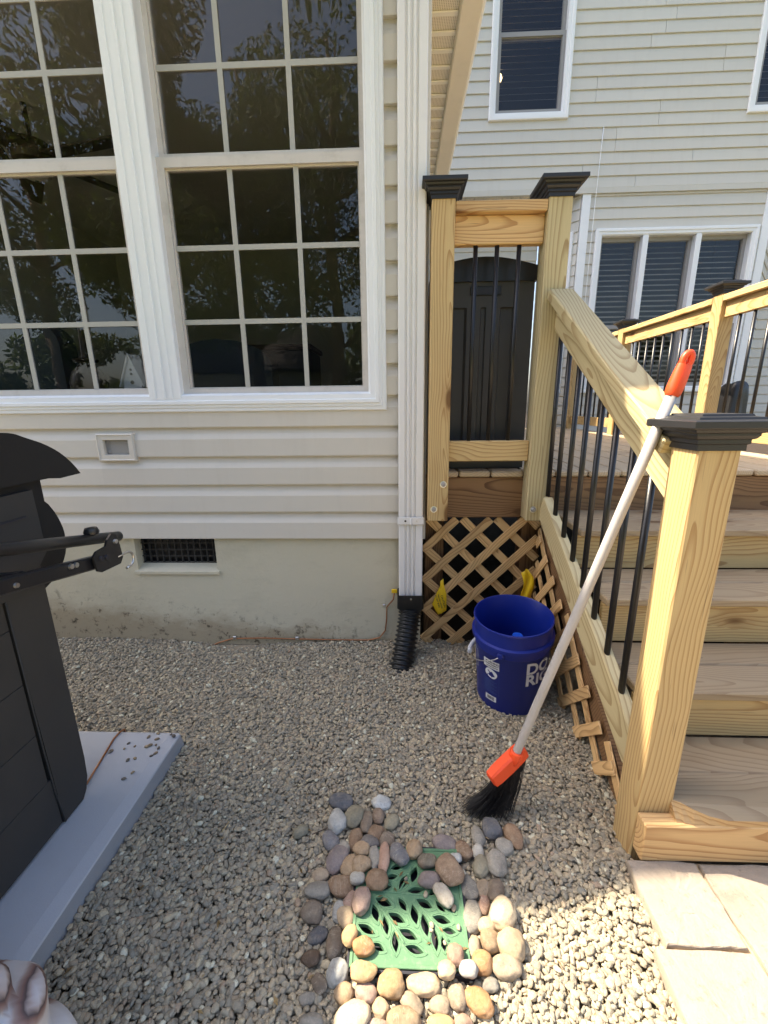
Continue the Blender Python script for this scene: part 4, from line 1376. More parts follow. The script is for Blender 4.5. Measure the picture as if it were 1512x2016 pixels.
# stair railing
rail = thing('stair_railing', 'sloping pine stair railing with black balusters and a capped foot post', 'railing', (0.63, 0.91, 0))
foot = post(rail, 0.593, 0.678, 0.865, 0.951, -0.03, 1.083, M['pine'])
zc = lambda y: 1.272 + 0.60 * (y - 1.30)          # centre line of the cap
board('handrail_cap', (0.618, 0.953, zc(0.953)), (0.612, 1.790, zc(1.790)), 0.092, 0.038, M['pine_green'], rail, (1, 0, 0), 0.004)
zr = lambda y: 1.190 + 0.606 * (y - 1.30)
board('top_rail', (0.629, 0.953, zr(0.953)), (0.622, 1.790, zr(1.790)), 0.090, 0.036, M['pine_green'], rail, (0, -0.5, 1))
zb_ = lambda y: 0.5405 + 0.585 * (y - 1.464)
board('bottom_rail', (0.629, 0.953, zb_(0.953)), (0.624, 1.790, zb_(1.790)), 0.108, 0.038, M['pine_green'], rail, (0, -0.5, 1))
for yb in (1.785, 1.674, 1.571, 1.470, 1.368, 1.265, 1.160, 1.060):
    yb = min(yb, 1.776)
    baluster(rail, 0.627, yb, zb_(yb) + 0.055, zr(yb) - 0.02, 0.0092)

# railing along the sunlit far side of the deck
rr = thing('deck_railing', 'long sunlit yellow pine railing with black balusters along the far deck edge', 'railing', (2.0, 1.9, DZ))
py = (1.84, 2.91, 4.085, 5.13)
for y in py:
    post(rr, 1.957, 2.043, y - 0.043, y + 0.043, 0.66, 1.812, M['pine'])
for a, b in zip(py, py[1:]):
    a += 0.0445
    b -= 0.0445
    board('top_cap', (2.0, a, 1.767), (2.0, b, 1.767), 0.089, 0.036, M['pine'], rr, (1, 0, 0))
    board('top_rail', (2.0, a, 1.701), (2.0, b, 1.701), 0.088, 0.036, M['pine'], rr, (0, 0, 1))
    board('bottom_rail', (2.0, a, 0.975), (2.0, b, 0.975), 0.088, 0.036, M['pine'], rr, (0, 0, 1))
    n = int(round((b - a) / 0.106)) - 1
    for q in range(n):
        baluster(rr, 2.0, a + (b - a) * (q + 1) / (n + 1), 1.016, 1.664, 0.0088)

# ------------------------------------------------------------------ stairs
st = thing('staircase', 'wooden steps with grey weathered treads rising from the pavers to the deck', 'stairs', (1.3, 0.825, 0))
R = [0.825, 1.098, 1.342, 1.592, 1.885]
T = [0.185, 0.352, 0.525, 0.690]
G = [0.964, 1.214, 1.459, 1.725]
XL, XR = 0.690, 1.950
for i in range(4):
    y0 = R[i] - (0.024 if i else 0.0)
    if i == 0:
        # lowest front tread: left corner split off and lifted a little
        c0 = Vector((1.32, 0.895, T[0] - 0.014))
        top = [(0.672, 0.868, 0.016), (0.690, 0.858, 0.017), (0.712, 0.845, 0.012), (0.745, 0.834, 0.004), (0.785, 0.827, 0.0), (XR, 0.827, 0.0), (XR, 0.960, 0.0), (0.690, 0.960, 0.004), (0.690, 0.953, 0.004), (0.681, 0.953, 0.006), (0.681, 0.90, 0.012), (0.672, 0.90, 0.014)]
        n = len(top)
        vt = [Vector((a, b, T[0] + c)) - c0 for a, b, c in top]
        front = lambda a, b: 0.8275 if a < 0.9 and b < 0.87 else b
        vb = [Vector((a, front(a, b), T[0] - 0.027 + (0.0165 if a < 0.75 else 0.0) * 0)) - c0 for a, b, c in top]
        tb0 = mesh_obj('tread_board', vt + vb, [tuple(range(n)), tuple(range(2 * n - 1, n - 1, -1))] + [(q, n + q, n + (q + 1) % n, (q + 1) % n) for q in range(n)], M['tread'], st, Matrix.Translation(c0))
    else:
        board('tread_board', (XL, (y0 + G[i] - 0.002) / 2, T[i] - 0.0135), (XR, (y0 + G[i] - 0.002) / 2, T[i] - 0.0135), G[i] - 0.002 - y0, 0.027, M['tread'], st, (0, 1, 0), 0.004)
    if i == 0:
        tb0.data.materials.append(M['pine_warm'])
        for p_ in tb0.data.polygons[2:]:
            p_.material_index = 1
    y1 = R[i + 1] - 0.001
    board('tread_board', (XL, (G[i] + 0.002 + y1) / 2, T[i] - 0.0135), (XR, (G[i] + 0.002 + y1) / 2, T[i] - 0.0135), y1 - G[i] - 0.002, 0.027, M['tread'], st, (0, 1, 0), 0.004)
    if i:
        board('riser', (XL, R[i] + 0.010, (T[i] - 0.028 + T[i - 1] + 0.002) / 2), (XR, R[i] + 0.010, (T[i] - 0.028 + T[i - 1] + 0.002) / 2), T[i] - 0.030 - T[i - 1], 0.019, M['pine'], st, (0, 0, 1), 0.002)
board('kick_board', (0.594, 0.8445, 0.1100), (1.98, 0.8445, 0.1230), 0.110, 0.038, M['pine_warm'], st, (0, 0, 1), 0.003)
# stringers under the treads (stepped boards hidden, sloping face seen beside the lattice)
for xs in (0.664, 1.30, 1.93):
    sv = []
    for xq in (xs - 0.018, xs + 0.018):
        sv += [(xq, 0.965, -0.02), (xq, 1.03 if xs < 1 else 1.12, -0.02), (xq, 1.884, 0.53 if xs < 1 else 0.44), (xq, 1.884, 0.648), (xq, 1.60, 0.466), (xq, 0.965, 0.055)]
    c0 = Vector((xs, 1.4, 0.3))
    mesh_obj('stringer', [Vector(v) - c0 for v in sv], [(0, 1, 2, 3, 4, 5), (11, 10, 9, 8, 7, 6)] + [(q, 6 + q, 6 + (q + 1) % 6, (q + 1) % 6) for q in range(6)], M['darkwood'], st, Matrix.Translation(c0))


# ------------------------------------------------------------------ lattice
def clip_seg(p, d, poly):
    """Parameter range of the line p + t d inside the convex polygon (2-D)."""
    t0, t1 = -9.0, 9.0
    n = len(poly)
    for i in range(n):
        a, b = poly[i], poly[(i + 1) % n]
        ex, ey = b[0] - a[0], b[1] - a[1]
        num = ex * (p[1] - a[1]) - ey * (p[0] - a[0])
        den = ex * d[1] - ey * d[0]
        if abs(den) < 1e-9:
            if num < 0:
                return None
            continue
        t = -num / den
        if den > 0:
            t0 = max(t0, t)
        else:
            t1 = min(t1, t)
    return (t0, t1) if t1 - t0 > 0.03 else None


lf = thing('lattice_panel', 'diagonal wooden lattice closing the deck front beside the downspout', 'lattice', (0.38, 1.90, 0))
poly = [(0.113, 0.006), (0.640, 0.006), (0.640, 0.648), (0.113, 0.648)]
for k in range(-6, 8):
    x0 = 0.262 + k * 0.1555
    seg = clip_seg((x0, 0.648), (0.7071, 0.7071), poly)
    if seg:
        a = [(x0 + 0.7071 * t, 1.889, 0.648 + 0.7071 * t) for t in seg]
        board('slat', a[0], a[1], 0.038, 0.006, M['lattice'], lf, (0.7, 0, -0.7), 0.0008)
    x0 = 0.288 + k * 0.1555
    seg = clip_seg((x0, 0.648), (0.7071, -0.7071), poly)
    if seg:
        a = [(x0 + 0.7071 * t, 1.8962, 0.648 - 0.7071 * t) for t in seg]
        board('slat', a[0], a[1], 0.038, 0.006, M['lattice'], lf, (0.7, 0, 0.7), 0.0008)
ls = thing('lattice_panel', 'wedge-shaped lattice under the stair railing behind the blue bucket', 'lattice', (0.645, 1.4, 0))
poly = [(0.965, 0.002), (1.875, 0.002), (1.875, 0.60), (0.965, 0.060)]
for k in range(-9, 10):
    y0 = 1.42 + k * 0.1555
    seg = clip_seg((y0, 0.30), (0.7071, 0.7071), poly)
    if seg:
        a = [(0.6365, y0 + 0.7071 * t, 0.30 + 0.7071 * t) for t in seg]
        board('slat', a[0], a[1], 0.038, 0.006, M['lattice'], ls, (0, 0.7, -0.7), 0.0008)
    y0 = 1.48 + k * 0.1555
    seg = clip_seg((y0, 0.30), (0.7071, -0.7071), poly)
    if seg:
        a = [(0.6295, y0 + 0.7071 * t, 0.30 - 0.7071 * t) for t in seg]
        board('slat', a[0], a[1], 0.038, 0.006, M['lattice'], ls, (0, 0.7, 0.7), 0.0008)

# ------------------------------------------------------------------ tall resin storage box on the deck
sb = thing('storage_box', 'tall black resin storage box with arched lid behind the short deck railing', 'storage box', (0.35, 1.94, DZ))
bx0, bx1, by0, by1 = 0.145, 0.560, 1.945, 2.36
bm = bmesh.new()
pro = []
n = 20
ribs = [(0.0, 0.0), (0.075, 0.0), (0.085, 0.012), (0.130, 0.012), (0.140, 0.0), (0.195, 0.0), (0.20, 0.008), (0.215, 0.008), (0.22, 0.0), (0.275, 0.0), (0.285, 0.012), (0.330, 0.012), (0.340, 0.0), (0.415, 0.0)]
zlo, zhi = DZ + 0.004, 1.655
front = [(bx0 + a, by0 + d) for a, d in ribs]
out = front + [(bx1, by1), (bx0, by1)]
# panel between plain bands at top and bottom
def ring(pts, z):
    return [bm.verts.new((a, b, z)) for a, b in pts]
flat = [(bx0 + a, by0) for a, d in ribs] + [(bx1, by1), (bx0, by1)]
r0, r1, r2, r3, r4, r5 = ring(flat, zlo), ring(flat, zlo + 0.10), ring(out, zlo + 0.104), ring(out, zhi - 0.104), ring(flat, zhi - 0.10), ring(flat, zhi)
for ra, rb in ((r0, r1), (r1, r2), (r2, r3), (r3, r4), (r4, r5)):
    for q in range(len(ra)):
        q2 = (q + 1) % len(ra)
        bm.faces.new((ra[q], ra[q2], rb[q2], rb[q]))
bm.faces.new(r0[::-1])
bm_obj('body', bm, M['resin'], sb)
lid = []
for q in range(15):
    a = q / 14
    lid.append((bx0 - 0.008 + (bx1 - bx0 + 0.016) * a, 1.652 + 0.055 + 0.036 * math.sin(math.pi * a)))
lidp = [(bx0 - 0.008, 1.652)] + lid + [(bx1 + 0.008, 1.652)]
c0 = Vector((0.35, 2.15, 1.68))
lv = [Vector((a, by0 - 0.012, z)) - c0 for a, z in lidp] + [Vector((a, by1 + 0.012, z)) - c0 for a, z in lidp]
nn = len(lidp)
mesh_obj('lid', lv, [tuple(range(nn)), tuple(range(2 * nn - 1, nn - 1, -1))] + [(q, nn + q, nn + (q + 1) % nn, (q + 1) % nn) for q in range(nn)], M['black_plastic'], sb, Matrix.Translation(c0))
box('handle', (0.295, by0 - 0.006, 1.600), (0.425, by0 - 0.0005, 1.635), M['black_plastic'], sb, 0.002)
box('handle_slot', (0.305, by0 - 0.0075, 1.606), (0.415, by0 - 0.0062, 1.628), M['print_dark'], sb, 0.0)
box('base', (bx0 + 0.01, by0 + 0.012, DZ), (bx1 - 0.01, by1 - 0.01, DZ + 0.0035), M['black_plastic'], sb, 0.0)

# black bag leaning behind the far railing
bg_ = thing('covered_chair', 'crumpled black cover standing behind the long sunlit railing', 'cover', (2.45, 3.2, DZ))

def lumpy(name, lo, hi, mat, parent=None, seed=1, sub=4, power=4.0, amp=0.012, freq=9.0):
    """Soft box-like lump (cover, cushion) with wrinkles."""
    from mathutils import noise as mn
    lo, hi = Vector(lo), Vector(hi)
    c, h = (lo + hi) / 2, (hi - lo) / 2
    bm = bmesh.new()
    bmesh.ops.create_icosphere(bm, subdivisions=sub, radius=1.0)
    for v in bm.verts:
        d = v.co.normalized()
        k = (abs(d.x) ** power + abs(d.y) ** power + abs(d.z) ** power) ** (-1 / power)
        p = Vector((d.x * k * h.x, d.y * k * h.y, d.z * k * h.z))
        q = p * freq + Vector((seed * 3.1, seed * 1.7, 0))
        w = amp * (mn.noise(q) + 0.6 * mn.noise(Vector((q.x * 2.5, q.y * 2.5, q.z * 0.6))))
        v.co = p + d * w
    return bm_obj(name, bm, mat, parent, Matrix.Translation(c), True)


lumpy('cover_fabric', (2.30, 3.12, -0.02), (2.47, 3.30, 1.30), M['black_plastic'], bg_, 3, 4, 5.0, 0.035, 6.0)

# ------------------------------------------------------------------ downspout
ds = thing('downspout', 'white ribbed metal downspout on the house corner running into a black corrugated hose', 'downspout', (0.05, 1.86, 0))
dx0, dx1, dy0, dy1 = -0.006, 0.102, 1.816, 1.888
fx = []
for (u, d) in [(0.0, 0.004), (0.004, 0.0), (0.026, 0.0), (0.029, 0.008), (0.034, 0.008), (0.037, 0.0), (0.045, 0.0), (0.048, 0.008), (0.055, 0.008), (0.058, 0.0), (0.066, 0.0), (0.069, 0.008), (0.074, 0.008), (0.077, 0.0), (0.104, 0.0), (0.108, 0.004)]:
    fx.append((dx0 + u, dy0 + d))
outl = fx + [(dx1, dy1), (dx0, dy1)]
n = len(outl)
c0 = Vector((0.048, 1.85, 1.5))
vv = [Vector((a, b, z)) - c0 for z in (0.285, 2.80) for a, b in outl]
mesh_obj('pipe', vv, [(q, (q + 1) % n, n + (q + 1) % n, n + q) for q in range(n)], M['aluminium'], ds, Matrix.Translation(c0))
for z in (0.660,):
    st_ = rings = None
    vs_, fs_ = [], []
    op = [(dx0 - 0.005, dy1), (dx0 - 0.005, dy0 - 0.002), (dx0 - 0.002, dy0 - 0.0055), (0.044, dy0 - 0.0055), (0.050, dy0 - 0.011), (0.056, dy0 - 0.0075), (dx1 + 0.002, dy0 - 0.0055), (dx1 + 0.005, dy0 - 0.002), (dx1 + 0.005, dy1)]
    for dz, g in ((-0.017, 0.0), (-0.015, -0.0012), (0.015, -0.0012), (0.017, 0.0)):
        for a, b in op:
            vs_.append(Vector((a, b + g, z + dz)) - Vector((0.048, 1.82, z)))
    m_ = len(op)
    for i in range(3):
        for q in range(m_ - 1):
            fs_.append((i * m_ + q, i * m_ + q + 1, (i + 1) * m_ + q + 1, (i + 1) * m_ + q))
    strap = mesh_obj('strap', vs_, fs_, M['aluminium'], ds, Matrix.Translation((0.048, 1.82, z)))
    for sx, mm_ in ((0.024, 'black_metal'), (0.074, 'steel')):
        lathe('rivet', [(0.005, 0), (0.004, 0.002)], M[mm_], strap, Matrix.Translation((sx, dy0 - 0.0068, z)) @ Matrix.Rotation(math.radians(90), 4, 'X'), 12, cap1=True)
# adapter sleeve
pr_ = [(0.0, 0.0), (1.0, 0.0)]
vs_, fs_ = [], []
def rrect(x0, x1, y0, y1, r, z, seg=4):
    o = []
    for (cx, cy, a0) in ((x1 - r, y1 - r, 0), (x0 + r, y1 - r, 90), (x0 + r, y0 + r, 180), (x1 - r, y0 + r, 270)):
        for i in range(seg + 1):
            a = math.radians(a0 + 90 * i / seg)
            o.append((cx + r * math.cos(a), cy + r * math.sin(a), z))
    return o
def loft(name, rings_, mat, parent, cap=True, smooth=False):
    c = Vector(rings_[0][0])
    v = [Vector(p) - c for r in rings_ for p in r]
    m = len(rings_[0])
    f = []
    for i in range(len(rings_) - 1):
        for q in range(m):
            f.append((i * m + q, i * m + (q + 1) % m, (i + 1) * m + (q + 1) % m, (i + 1) * m + q))
    if cap:
        f.append(tuple(range(m - 1, -1, -1)))
        f.append(tuple((len(rings_) - 1) * m + q for q in range(m)))
    o = mesh_obj(name, v, f, mat, parent, Matrix.Translation(c), smooth)
    if smooth:
        o.data.set_sharp_from_angle(angle=math.radians(45))
    return o
ad = loft('adapter', [rrect(-0.013, 0.109, 1.806, 1.893, 0.012, 0.302), rrect(-0.014, 0.110, 1.805, 1.894, 0.012, 0.232), rrect(-0.010, 0.106, 1.808, 1.892, 0.03, 0.222), rrect(0.0, 0.096, 1.80, 1.89, 0.04, 0.205)], M['black_hose'], ds, False, True)
lathe('screw', [(0.005, 0), (0.004, 0.003)], M['steel'], ad, Matrix.Translation((0.05, 1.8055, 0.285)) @ Matrix.Rotation(math.radians(90), 4, 'X'), 12, cap1=True)
# corrugated hose: swept with alternating radii
cp = [Vector((0.048, 1.850, 0.222)), Vector((0.046, 1.845, 0.17)), Vector((0.028, 1.79, 0.08)), Vector((0.008, 1.72, 0.0)), Vector((-0.004, 1.67, -0.06))]
def bez(pts, n):
    o = []
    for i in range(n + 1):
        t = i / n
        q = list(pts)
        while len(q) > 1:
            q = [a.lerp(b, t) for a, b in zip(q, q[1:])]
        o.append(q[0])
    return o
hp = bez(cp, 108)
tube('hose', hp, 0.05, M['black_hose'], ds, 28, False, [0.0505 + 0.0045 * (1 if (i % 6) in (0, 1, 2) else -1) + (0.0 if (i % 6) in (1, 4) else -0.0012) for i in range(109)])

# ------------------------------------------------------------------ ground wire on the foundation
wy = FY - 0.006
wire = thing('ground_wire', 'thin copper wire clipped along the foundation up to the downspout', 'wire', (-0.4, wy, 0.02))
tube('wire', [(-0.99, wy - 0.004, -0.04), (-0.93, wy, -0.015), (-0.86, wy, 0.008), (-0.70, wy, 0.012), (-0.525, wy, 0.008), (-0.34, wy, 0.006), (-0.16, wy, 0.006), (-0.105, wy, 0.02), (-0.075, wy, 0.06), (-0.068, wy, 0.12), (-0.066, wy, 0.19), (-0.052, wy - 0.004, 0.21), (-0.034, wy - 0.01, 0.235), (-0.028, wy - 0.012, 0.275)], 0.0032, M['copper'], wire, 8)
for x_ in (-0.849, -0.526):
    box('clip', (x_ - 0.009, wy - 0.006, 0.004), (x_ + 0.009, wy + 0.005, 0.022), M['steel'], wire, 0.002)
box('clip', (-0.086, wy - 0.004, 0.193), (-0.074, wy + 0.005, 0.205), M['steel'], wire, 0.002)
box('clamp_tag', (-0.042, wy - 0.016, 0.272), (-0.0145, wy - 0.006, 0.290), M['tag_yellow'], wire, 0.001)

# ------------------------------------------------------------------ warning tags
def flap(name, label, rows, mat):
    """Piece of plastic tape: rows = list of rows of 3-D points; thickened."""
    nr, ncol = len(rows), len(rows[0])
    v = [Vector(p) for r in rows for p in r]
    c = sum(v, Vector()) / len(v)
    f = [(i * ncol + j, i * ncol + j + 1, (i + 1) * ncol + j + 1, (i + 1) * ncol + j) for i in range(nr - 1) for j in range(ncol - 1)]
    t = thing(name, label, 'tag', tuple(c))
    o = mesh_obj('tape', [p - c for p in v], f, mat, t, Matrix.Translation(c), True)
    s = o.modifiers.new('solid', 'SOLIDIFY')
    s.thickness = 0.0008
    return t


def text_mesh(body, size, bold=0.0, align='CENTER', spacing=1.0):
    cu = bpy.data.curves.new('text_tmp', 'FONT')
    cu.body = body
    cu.size = size
    cu.offset = bold
    cu.align_x = align
    cu.align_y = 'CENTER'
    cu.space_character = spacing
    cu.resolution_u = 3
    ob = bpy.data.objects.new('text_tmp', cu)
    COL.objects.link(ob)
    dg = bpy.context.evaluated_depsgraph_get()
    me = bpy.data.meshes.new_from_object(ob.evaluated_get(dg))
    COL.objects.unlink(ob)
    bpy.data.objects.remove(ob)
    bpy.data.curves.remove(cu)
    vs = [v.co.copy() for v in me.vertices]
    fs = [tuple(p.vertices) for p in me.polygons]
    bpy.data.meshes.remove(me)
    return vs, fs


rows = []
outline = [(0.0, 0.192, 0.206), (0.14, 0.191, 0.207), (0.28, 0.180, 0.214), (0.42, 0.169, 0.220), (0.56, 0.161, 0.222), (0.68, 0.154, 0.222), (0.84, 0.168, 0.224), (0.94, 0.178, 0.223), (1.0, 0.184, 0.208)]
for t_, xa, xb in outline:
    z_ = 0.352 - 0.176 * t_
    rows.append([(xa + (xb - xa) * s_, 1.876 - 0.008 * math.sin(t_ * 4) * s_ - 0.003 * math.sin(6 * s_ + 4 * t_) - 0.006 * t_, z_ + 0.010 * (s_ - 0.5)) for s_ in (0, 0.25, 0.5, 0.75, 1.0)])
tg = flap('warning_tag', 'yellow printed caution tag stapled to the front lattice', rows, M['tag_yellow'])
for body, off, sz in (('CAUTION', 0.010, 0.0145), ('TREATED WOOD', -0.005, 0.0095), ('DO NOT BURN', -0.017, 0.0095)):
    vs_, fs_ = text_mesh(body, sz, 0.0002)
    mm_ = Matrix.Translation((0.195 + off, 1.8545, 0.250)) @ Matrix.Rotation(math.radians(90), 4, 'X') @ Matrix.Rotation(math.radians(-74), 4, 'Z')
    # printing lies just in front of the tape
    mesh_obj('printing', vs_, fs_, M['print_dark'], tg, mm_)
rows = []
for i in range(8):
    t_ = i / 7
    rows.append([(0.560 + 0.055 * s_ + 0.01 * math.sin(5 * t_), 1.845 - 0.012 * math.sin(9 * s_ + 3 * t_) - 0.02 * t_, 0.40 - 0.145 * t_ + 0.02 * math.sin(4 * s_)) for s_ in (0, 0.2, 0.4, 0.6, 0.8, 1.0)])
flap('warning_tag', 'crumpled yellow tape in the corner behind the blue bucket', rows, M['tag_yellow'])

# ------------------------------------------------------------------ bucket
bk = thing('bucket', 'dark blue plastic bucket with white printing standing on the gravel', 'bucket', (0.452, 1.525, 0))
axis_top = Vector((0.436, 1.497, 0.37)) - Vector((0.452, 1.528, 0.0))
zq = axis_top.normalized().to_track_quat('Z', 'Y').to_matrix().to_4x4()
# keep local -Y facing the camera side
BM = Matrix.Translation((0.452, 1.528, 0.002)) @ Vector((0, 0, 1)).rotation_difference(axis_top).to_matrix().to_4x4()
BH = 0.372
rad = lambda z: 0.1310 + (0.1455 - 0.1310) * z / BH
pb = [(0.0, 0.004), (0.120, 0.004), (0.124, 0.0), (0.129, 0.002), (0.1312, 0.008), (rad(0.262), 0.262), (rad(0.262) + 0.0035, 0.266), (rad(0.27) + 0.0035, 0.292), (rad(0.29) + 0.012, 0.294), (rad(0.29) + 0.0125, 0.309),
      (rad(0.29) + 0.003, 0.313), (rad(0.31) + 0.002, 0.336), (rad(0.34) + 0.002, 0.366), (rad(0.36) + 0.0045, 0.368), (rad(0.36) + 0.0035, 0.3735), (rad(0.36), 0.3745), (rad(0.36) - 0.003, 0.371), (rad(0.2) - 0.003, 0.2), (rad(0.01) - 0.003, 0.012), (0.0, 0.011)]
lathe('body', pb, M['blue'], bk, BM, 72)
caz = math.atan2(0 - 1.528, 0 - 0.452)               # direction from the bucket to the viewer


wa = math.radians(-30)


def on_bucket(name, vs, fs, mat, ang, zc, lift=0.0008, parent=bk):
    """Wrap flat artwork (u right, v up as seen from outside) on to the wall."""
    o = []
    for v in vs:
        k = 1.14 if ang == wa else 1.0
        z = zc + v.y * k
        r = rad(z) + lift
        a = caz + ang + v.x * k / r
        o.append((r * math.cos(a), r * math.sin(a), z))
    return mesh_obj(name, o, fs, mat, parent, BM)


def rect_art(x0, x1, y0, y1, n=10):
    vs, fs = [], []
    for i in range(n + 1):
        x = x0 + (x1 - x0) * i / n
        vs += [Vector((x, y0, 0)), Vector((x, y1, 0))]
    for i in range(n):
        fs.append((2 * i, 2 * i + 2, 2 * i + 3, 2 * i + 1))
    return vs, fs


for body, zc_ in (('DO', 0.222), ('RIG', 0.170)):
    v_, f_ = text_mesh(body, 0.070, 0.0022, 'LEFT', 1.02)
    on_bucket('lettering', [Vector((q.x - 0.016, q.y * 0.98, 0)) for q in v_], f_, M['print_white'], math.radians(30), zc_)
wa = math.radians(-30)
lab = on_bucket('warning_print', *rect_art(-0.030, 0.030, 0.030, 0.062), M['print_white'], wa, 0.168)
for body, dy, sz in (('WARNING', 0.054, 0.0105), ('AVERTISSEMENT', 0.045, 0.0066), ('ADVERTENCIA', 0.0365, 0.0070)):
    v_, f_ = text_mesh(body, sz, 0.0002)
    on_bucket('printing', [Vector((q.x + 0.004, q.y + dy, 0)) for q in v_], f_, M['print_dark'], wa, 0.168, 0.0012, lab)
for x_ in (-0.0300, 0.0292):
    on_bucket('print_border', *rect_art(x_, x_ + 0.0008, -0.075, 0.030, 1), M['print_blue'], wa, 0.168, 0.0008, lab)
# pictogram: oval with a tumbling figure inside a pail outline
pv, pf = [], []
for k in range(24):
    a = 2 * math.pi * k / 24
    pv.append(Vector((0.023 * math.cos(a) + 0.002 * math.sin(3 * a), 0.009 + 0.019 * math.sin(a) - 0.004 * math.cos(a), 0)))
on_bucket('pictogram', pv, [tuple(range(24))], M['print_white'], wa, 0.168, 0.0009, lab)
for (a0, b0, a1, b1, w_) in ((-0.012, 0.018, 0.006, 0.004, 0.0035), (0.004, 0.012, 0.014, 0.000, 0.003), (-0.010, 0.004, -0.014, -0.004, 0.0025), (0.0, 0.002, 0.004, -0.006, 0.0025)):
    d_ = Vector((a1 - a0, b1 - b0, 0)).normalized()
    nn_ = Vector((-d_.y, d_.x, 0)) * w_ / 2
    q_ = [Vector((a0, b0, 0)) + nn_, Vector((a1, b1, 0)) + nn_, Vector((a1, b1, 0)) - nn_, Vector((a0, b0, 0)) - nn_]
    on_bucket('pictogram_stroke', q_, [(0, 1, 2, 3)], M['blue'], wa, 0.168, 0.0014, lab)
for k in range(11):
    y_ = -0.020 - 0.0050 * k
    on_bucket('small_print', *rect_art(-0.026, 0.012 + 0.012 * math.sin(k * 2.1), y_, y_ + 0.0016, 6), M['print_blue'], wa, 0.168, 0.0008, lab)
on_bucket('barcode_panel', *rect_art(-0.022, 0.020, -0.106, -0.084), M['print_white'], wa, 0.168, 0.0008, lab)
bmm = random.Random(4)
x_ = -0.016
while x_ < 0.014:
    w_ = bmm.choice((0.0007, 0.0012, 0.0018))
    on_bucket('barcode_bar', *rect_art(x_, x_ + w_, -0.102, -0.088, 1), M['print_dark'], wa, 0.168, 0.0012, lab)
    x_ += w_ + bmm.choice((0.0008, 0.0014))
# outlined panel disappearing round the left side
for (a0, a1, b0, b1) in ((-0.003, 0.0, -0.03, 0.045), (-0.05, 0.0, 0.045, 0.0475), (-0.05, 0.0, -0.0325, -0.03)):
    on_bucket('panel_outline', *rect_art(a0, a1, b0, b1, 4), M['print_white'], math.radians(-62), 0.190, 0.0008)
# bail: two ears, a wire hanging down round the left side, white grip
e0 = caz + math.radians(-14)
e1 = e0 + math.pi
for e_ in (e0, e1):
    c_ = Vector((math.cos(e_) * (rad(0.28) + 0.004), math.sin(e_) * (rad(0.28) + 0.004), 0.279))
    o_ = lathe('handle_ear', [(0.013, 0.0), (0.013, 0.006), (0.009, 0.009)], M['blue'], bk, BM @ Matrix.Translation(c_) @ Matrix.Rotation(e_, 4, 'Z') @ Matrix.Rotation(math.radians(90), 4, 'Y'), 16, cap1=True)
bp = []
for k in range(25):
    t_ = k / 24
    a_ = e0 - math.pi * t_
    droop = math.sin(math.pi * t_)
    r_ = rad(0.25) + 0.012 + 0.012 * droop
    bp.append(BM @ Vector((math.cos(a_) * r_, math.sin(a_) * r_, 0.279 - 0.095 * droop ** 0.8)))
bail = tube('handle', bp, 0.0019, M['steel'], bk, 8)
tube('handle_grip', bp[9:16], 0.0085, M['print_white'], bail, 12)
bc = thing('bottle', 'bright blue round cap of a bottle standing inside the bucket', 'bottle', (0.470, 1.535, 0.015))
lathe('bottle_body', [(0.03, 0.0), (0.032, 0.02), (0.032, 0.19), (0.022, 0.215), (0.018, 0.225)], M['blue'], bc, Matrix.Translation((0.470, 1.535, 0.015)), 24, cap0=True)
lathe('bottle_cap', [(0.021, 0.225), (0.021, 0.245), (0.019, 0.248)], M['blue_bright'], bc, Matrix.Translation((0.470, 1.535, 0.015)), 24, cap0=True, cap1=True)

# ------------------------------------------------------------------ broom leaning on the stair post
br = thing('broom', 'angle broom with grey pole, orange grip and head, leaning against the stair post', 'broom', (0.26, 0.97, 0))
H0 = Vector((0.331, 1.012, 0.196))                    # bottom of the pole, in the socket
H1 = Vector((0.588, 0.962, 1.186))                    # top of the pole, in the grip
ax = (H1 - H0).normalized()
tube('handle_pole', [H0 - ax * 0.02, H0, H1 - ax * 0.3, H1 + ax * 0.01], 0.0118, M['pole'], br, 20)
# grip: tapered body with a hanging loop
u_ = ax.orthogonal().normalized()
u_ = (Vector((1, 0, 0)) - ax * ax.x).normalized()
v_ = ax.cross(u_)
gr = []
for (s_, a_, b_) in ((-0.014, 0.0135, 0.0135), (-0.010, 0.0158, 0.0150), (0.004, 0.0172, 0.0155), (0.026, 0.0168, 0.0140), (0.042, 0.0160, 0.0115), (0.052, 0.0150, 0.0098)):
    gr.append([H1 + ax * s_ + u_ * (a_ * math.cos(2 * math.pi * k / 20)) + v_ * (b_ * math.sin(2 * math.pi * k / 20)) for k in range(20)])
gb = loft('grip', gr, M['orange'], br, True, True)
lp_ = []
for k in range(24):
    a_ = 2 * math.pi * k / 24
    lp_.append(H1 + ax * (0.0610 + 0.015 * math.cos(a_)) + u_ * (0.0082 * math.sin(a_)))
tube('hanging_loop', lp_, 0.0068, M['orange'], gb, 10, True)
